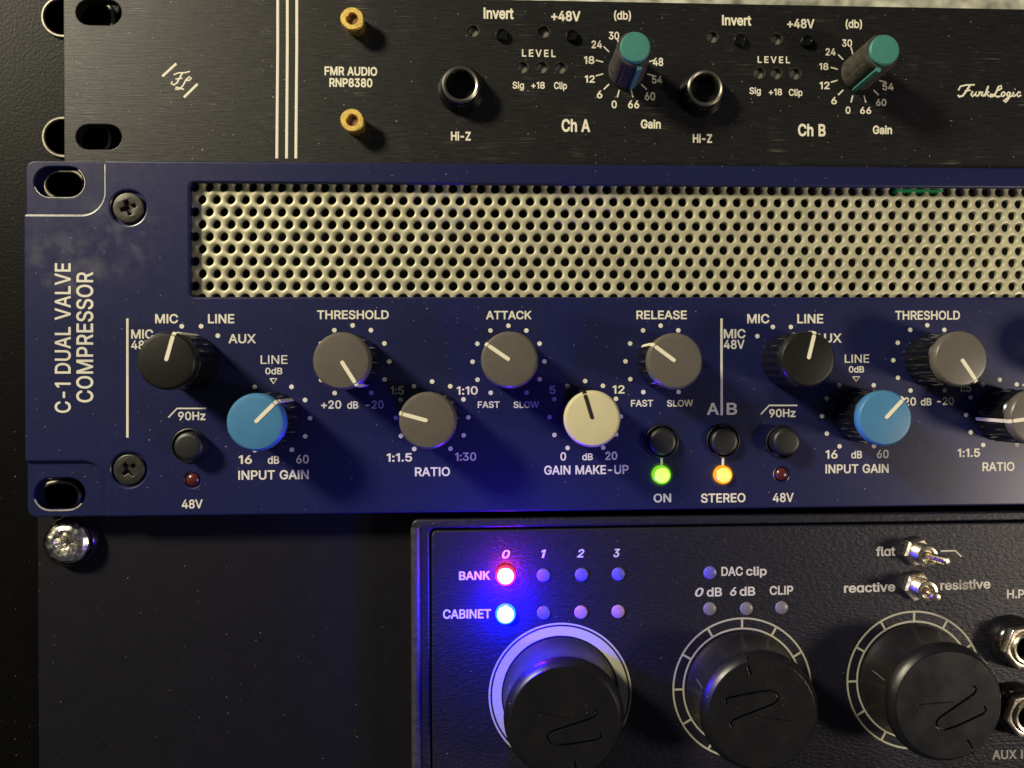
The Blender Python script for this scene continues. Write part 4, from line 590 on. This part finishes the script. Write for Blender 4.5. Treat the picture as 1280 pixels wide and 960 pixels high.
b.lathe([(0.0054, 0.0008), (0.0055, 0.0020), (0.0052, 0.0032), (0.0044, 0.0040), (0.0034, 0.0043), (0.0024, 0.0042), (0.0014, 0.0028), (0.0008, 0.0022), (0, 0.0020)], fr, 48,
        rf=lambda a, hh: 1 + (0.30 * max(0, math.cos(4 * a + 0.6)) ** 2 * (1 if 0.0026 < hh < 0.0029 else 0) + (0.18 * math.cos(4 * a + 0.6) if 0.00415 < hh < 0.00425 else 0)))
for i in range(len(b.v)): b.v[i] += Vector((random.uniform(-1, 1), random.uniform(-1, 1), random.uniform(-1, 1))) * 0.00007
b.build('screw_head', M['steel'], scw, ang=20)

# ================================================================ load box
xc0, zc1 = U(514.5, 750, YC).x, U(640, 648, YC).z
box = thing('load_box', ((xc0 + 0.36) / 2, YC, -0.15), 'black textured load box with large black knobs and a glowing blue lamp, bottom right', 'load box')
xi0, zi1 = U(537, 750, YC).x, U(640, 659.5, YC).z
b = MB(); plate(b, [rrect(xc0, -0.15, 0.36, zc1, 0.0016, 5), rrect(xi0, -0.147, 0.357, zi1, 0.0016, 5)], YC, 0.16, 0.0006, 3); b.build('casing', M['wrinkle'], box, ang=14)
b = MB(); q = U(519.5, 700, YC); b.tube([(q.x, YC + 0.0004, zc1 - 0.002), (q.x, YC + 0.0004, -0.149)], 0.00125, seg=16); b.build('added_lit_edge_bead', M['bead'], box)  # added bead standing in for the casing's lit rounded edge
jk = [(1266, 801), (1268, 884)]
b = MB(); plate(b, [rrect(xi0 + 0.0005, -0.1468, 0.3568, zi1 - 0.0005, 0.0014, 5)], YT - 0.0007, 0.003, 0.0004, 2); b.build('front_panel', M['wrinkle'], box, ang=14)
YT = YT - 0.0007
LB = {(632, 719): 'red', (632, 767): 'blue'}
for (x, y) in ((679.3, 719), (727, 718.3), (773, 717.6), (679.5, 766), (726.2, 765.2), (772.6, 764.4), (887.5, 716), (887.2, 761), (933, 760.8), (977, 759.7)):
    p = U(x, y, YT); b = MB(); b.lathe([(0.00172, -0.0004), (0.00172, 0.0001), (0.0015, 0.0004), (0.0009, 0.0006), (0, 0.0007)], frame(p.x, YT, p.z), 28); b.build('indicator_lens', M['bluespill' if y < 725 or x < 690 else 'pinkspill' if x < 800 else 'palelens'], box)
lit(box, (632, 719), YT, 0.0026, (1.0, 0.02, 0.10), (1.0, 0.55, 0.62), 1.6, 3.0, 0.012, (1, 0.03, 0.10), 'lit red indicator')
lit(box, (632, 767), YT, 0.0026, (0.02, 0.22, 1.0), (0.55, 0.85, 1.0), 2.0, 4.0, 0.20, (0.0, 0.0, 1.0), 'lit blue indicator', 0.0115)
def tk(*texts, dy=0.0):
    k = Ink(YT)
    for t in texts: k.text(*t[:5], **({'w': 22} | (t[5] if len(t) > 5 else {})))
    return k
tk(('BANK', 573.8, 714.7, 612.5, 724.7)).build('printed_legend', M['inkt'], box)
tk(('CABINET', 553.7, 762.3, 613.7, 773, {'dy': -0.6})).build('printed_legend', M['inkt'], box)
tk(('0', 627.5, 688, 637.5, 697.5, {'italic': 0.22}), ('1', 676.5, 687.4, 682.6, 697, {'italic': 0.22}), ('2', 721.3, 687, 730.5, 696.5, {'italic': 0.22}), ('3', 766.7, 686.4, 775, 696, {'italic': 0.22})).build('printed_legend', M['inkt'], box)
tk(('DAC', 901.7, 709, 928.5, 719.5), ('clip', 932.5, 709, 958.4, 719, {'dy': -0.3})).build('printed_legend', M['inkt'], box)
tk(('0', 868.7, 735.3, 879.5, 745.3, {'italic': 0.25}), ('dB', 883.5, 735, 902.5, 745.3), ('6', 912.5, 734.3, 920.5, 744.3, {'italic': 0.2}), ('dB', 924.5, 734, 944, 744.3), ('CLIP', 962, 733, 991.5, 743.2)).build('printed_legend', M['inkt'], box)
tk(('fl\u0251t', 1095, 684, 1119, 694.7, {'dy': -0.4})).build('printed_legend', M['inkt'], box)
k = Ink(YT); k.line([(1176, 688.9), (1194, 688.3), (1201.8, 695.8)], 1.8); k.build('filter_symbol', M['inkt'], box)
tk(('re\u0251ctive', 1055, 730, 1119, 740.6, {'dy': -2.0})).build('printed_legend', M['inkt'], box)
tk(('resistive', 1175.5, 726.3, 1238, 737.2, {'dy': -2.0})).build('printed_legend', M['inkt'], box)
tk(('H.P.', 1258.7, 737.5, 1284, 747.6)).build('printed_legend', M['inkt'], box)
tk(('AUX IN', 1240.5, 938.3, 1289, 948.8, {'dy': -1.2})).build('printed_legend', M['inkt'], box)
# toggle switches
def toggle(px, py, lean, label):
    p = U(px, py, YT); fr = frame(p.x, YT, p.z)
    b = MB(); b.prism([(0.0039 * math.cos(R(60 * i + 12)), 0.0039 * math.sin(R(60 * i + 12))) for i in range(6)], 0.0001, 0.0024, fr, 0.0006)
    k = b.build('toggle_switch', M['nickel'], box, label=label)
    prof = [(0.0027, 0.0024)]
    for i in range(7): prof += [(0.0027, 0.0027 + i * 0.0005), (0.0025, 0.00295 + i * 0.0005)]
    prof += [(0.0025, 0.0064), (0.0018, 0.0066), (0.0015, 0.0056), (0, 0.0056)]
    b = MB(); b.lathe(prof, fr, 32); b.build('bushing', M['nickel'], k)
    a = fr @ Vector((0, 0, 0.0054)); c = fr @ Vector((lean[0], lean[1], 0.0112)); d = (c - a)
    b = MB(); b.tube([a, a + d * 0.35, a + d * 0.86, a + d * 0.95, c + d * 0.03, c + d * 0.07], [0.0009, 0.0010, 0.00125, 0.0013, 0.0010, 0.0003], axis=(1, 0, 0.2), seg=16); b.build('lever', M['nickel'], k)
toggle(1144.5, 688.7, (0.0025, -0.0002), 'toggle lever thrown right'); toggle(1144.5, 731.5, (-0.0006, -0.0002), 'toggle lever pointing outwards')
# jacks at the right
for (px, py) in jk:
    p = U(px, py, YT); fr = frame(p.x, YT, p.z)
    b = MB(); b.lathe([(0.0068, 0), (0.0068, 0.0012), (0.0064, 0.0030), (0.0058, 0.0036), (0.0036, 0.0036), (0.0036, 0.0002), (0, 0.0002)], fr, 44); k = b.build('jack_socket', M['glossblack'], box)
    b = MB(); hx = [(0.0060 * math.cos(R(60 * i + 8)), 0.0060 * math.sin(R(60 * i + 8))) for i in range(6)]
    b.curve([hx, circ(0, 0, 0.0041, 36)], fr @ Matrix.Translation((0, 0, 0.0048)), 0.0012, 0.0004, res=2); b.build('hex_nut', M['nickel'], k)
    b = MB(); b.lathe([(0.0041, 0.003), (0.0041, 0.0064), (0.0038, 0.0068), (0.0032, 0.0066), (0.0030, 0.0060), (0.0030, 0.0030)], fr, 40, closed=True); b.build('sleeve', M['nickel'], k)
# big knobs with engraved faces and printed rings
LOGO = ([(6.3, 4.4), (6.95, 3.7), (6.5, 2.75), (4.4, 1.3), (2.2, -0.1), (0.0, -1.5), (-1.9, -2.75), (-2.85, -3.7), (-3.0, -4.75), (-2.2, -5.6), (-0.6, -5.85), (1.6, -5.2), (4.4, -4.05), (7.0, -2.95), (8.7, -2.2), (9.3, -1.5), (8.9, -0.6)],
        [(-7.4, 0.3), (1.0, 0.8)])
LW = (0.26, 0.07)
def ribbon(pts, w):
    pts = [Vector(p) for p in pts]; l = []; r = []
    for i, p in enumerate(pts):
        t = (pts[min(i + 1, len(pts) - 1)] - pts[max(i - 1, 0)]).normalized(); n = Vector((-t.y, t.x)); l.append(p + n * w); r.append(p - n * w)
    t0 = (pts[0] - pts[1]).normalized() * w; t1 = (pts[-1] - pts[-2]).normalized() * w
    return [tuple(v * mm) for v in l] + [tuple((pts[-1] + t1) * mm)] + [tuple(v * mm) for v in reversed(r)] + [tuple((pts[0] + t0) * mm)]
def big_knob(px, py, ang, label, dot=None):
    h = 0.0165; p = U(px, py, YT); fr = frame(p.x, YT, p.z)
    b = MB(); b.lathe([(0.0146, 0.0003), (0.0146, 0.0008), (0.0144, 0.0012), (0.0139, 0.0024), (0.0135, 0.0060), (0.0136, 0.0105), (0.0141, 0.0130), (0.0144, 0.0136), (0.0143, 0.0143), (0.0139, 0.0151), (0.0133, 0.0158), (0.0128, h - 0.0003), (0.0120, h - 0.0007), (0, h - 0.0007)], fr, 96)
    k = b.build('control_knob', M['knobblack'], box, origin=(p.x, YT, p.z), label=label)
    rot = Matrix.Rotation(R(151 - ang), 3, 'Z')
    cuts = []
    for q, w in zip(LOGO, LW): cuts.append(ribbon([(rot @ Vector((a, c, 0))).to_2d() for a, c in q], w))
    n0 = Vector((math.sin(R(ang)), math.cos(R(ang))))
    cuts.append(ribbon([n0 * 12.1, n0 * 9.8], 0.28))
    b = MB(); b.curve([circ(0, 0, 0.0129, 90)] + cuts, fr @ Matrix.Translation((0, 0, h - 0.0004)), 0.0004, 0.00008); b.build('knob_face', M['knobblack'], k, ang=10)
    b = MB(); b.box(-0.00022, 0.00022, 0.0126, 0.01445, 0.0136, h - 0.0002, fr @ Matrix.Rotation(R(-ang), 4, 'Z')); b.build('pointer_notch', M['hole'], k)
    if dot:
        q = U(*dot, YT - 0.003); b = MB(); b.lathe([(0.0009, -0.003), (0.0009, 0.0001), (0.0005, 0.0005), (0, 0.0006)], frame(q.x, YT - 0.003, q.z), 20); b.build('locating_pip', M['glossblack'], k)
    return p
def ring_ink(px, py, parts):
    p = U(px, py, YT); s = MPP(px, py, YT); k = Ink(YT)
    for kind, *a in parts:
        if kind == 'arc': k.arc(p.x, p.z, a[0] * s, a[1], a[2], a[3] * s)
        else:
            for d in a[2]:
                q = R(d); k.tube([(p.x + r * s * math.sin(q), YT - INK * 0.5, p.z + r * s * math.cos(q)) for r in (a[0], a[1])], 1.3 * s, flat=0.08)
    k.build('printed_ring', M['ringink'], box)
big_knob(700.5, 868, 167, 'big encoder knob with a solid cream ring', (694, 813)); ring_ink(700.5, 868, [('arc', 88.3, -143, 143, 2.2), ('arc', 79.2, -140, 140, 11.5)])
T30 = [-150 + 30 * i for i in range(11)]
big_knob(928, 860, -16, 'middle big knob inside a ticked ring'); ring_ink(928, 860, [('arc', 86, -165, 150, 2.2), ('arc', 73.5, -150, 150, 2.2), ('tick', 73.5, 86, T30)])
big_knob(1143, 850, 151, 'right big knob inside a ticked ring', (1134, 803)); ring_ink(1143, 850, [('arc', 83.5, -178, 150, 2.2), ('arc', 71.5, -162, 150, 2.2), ('tick', 71.5, 83.5, T30)])
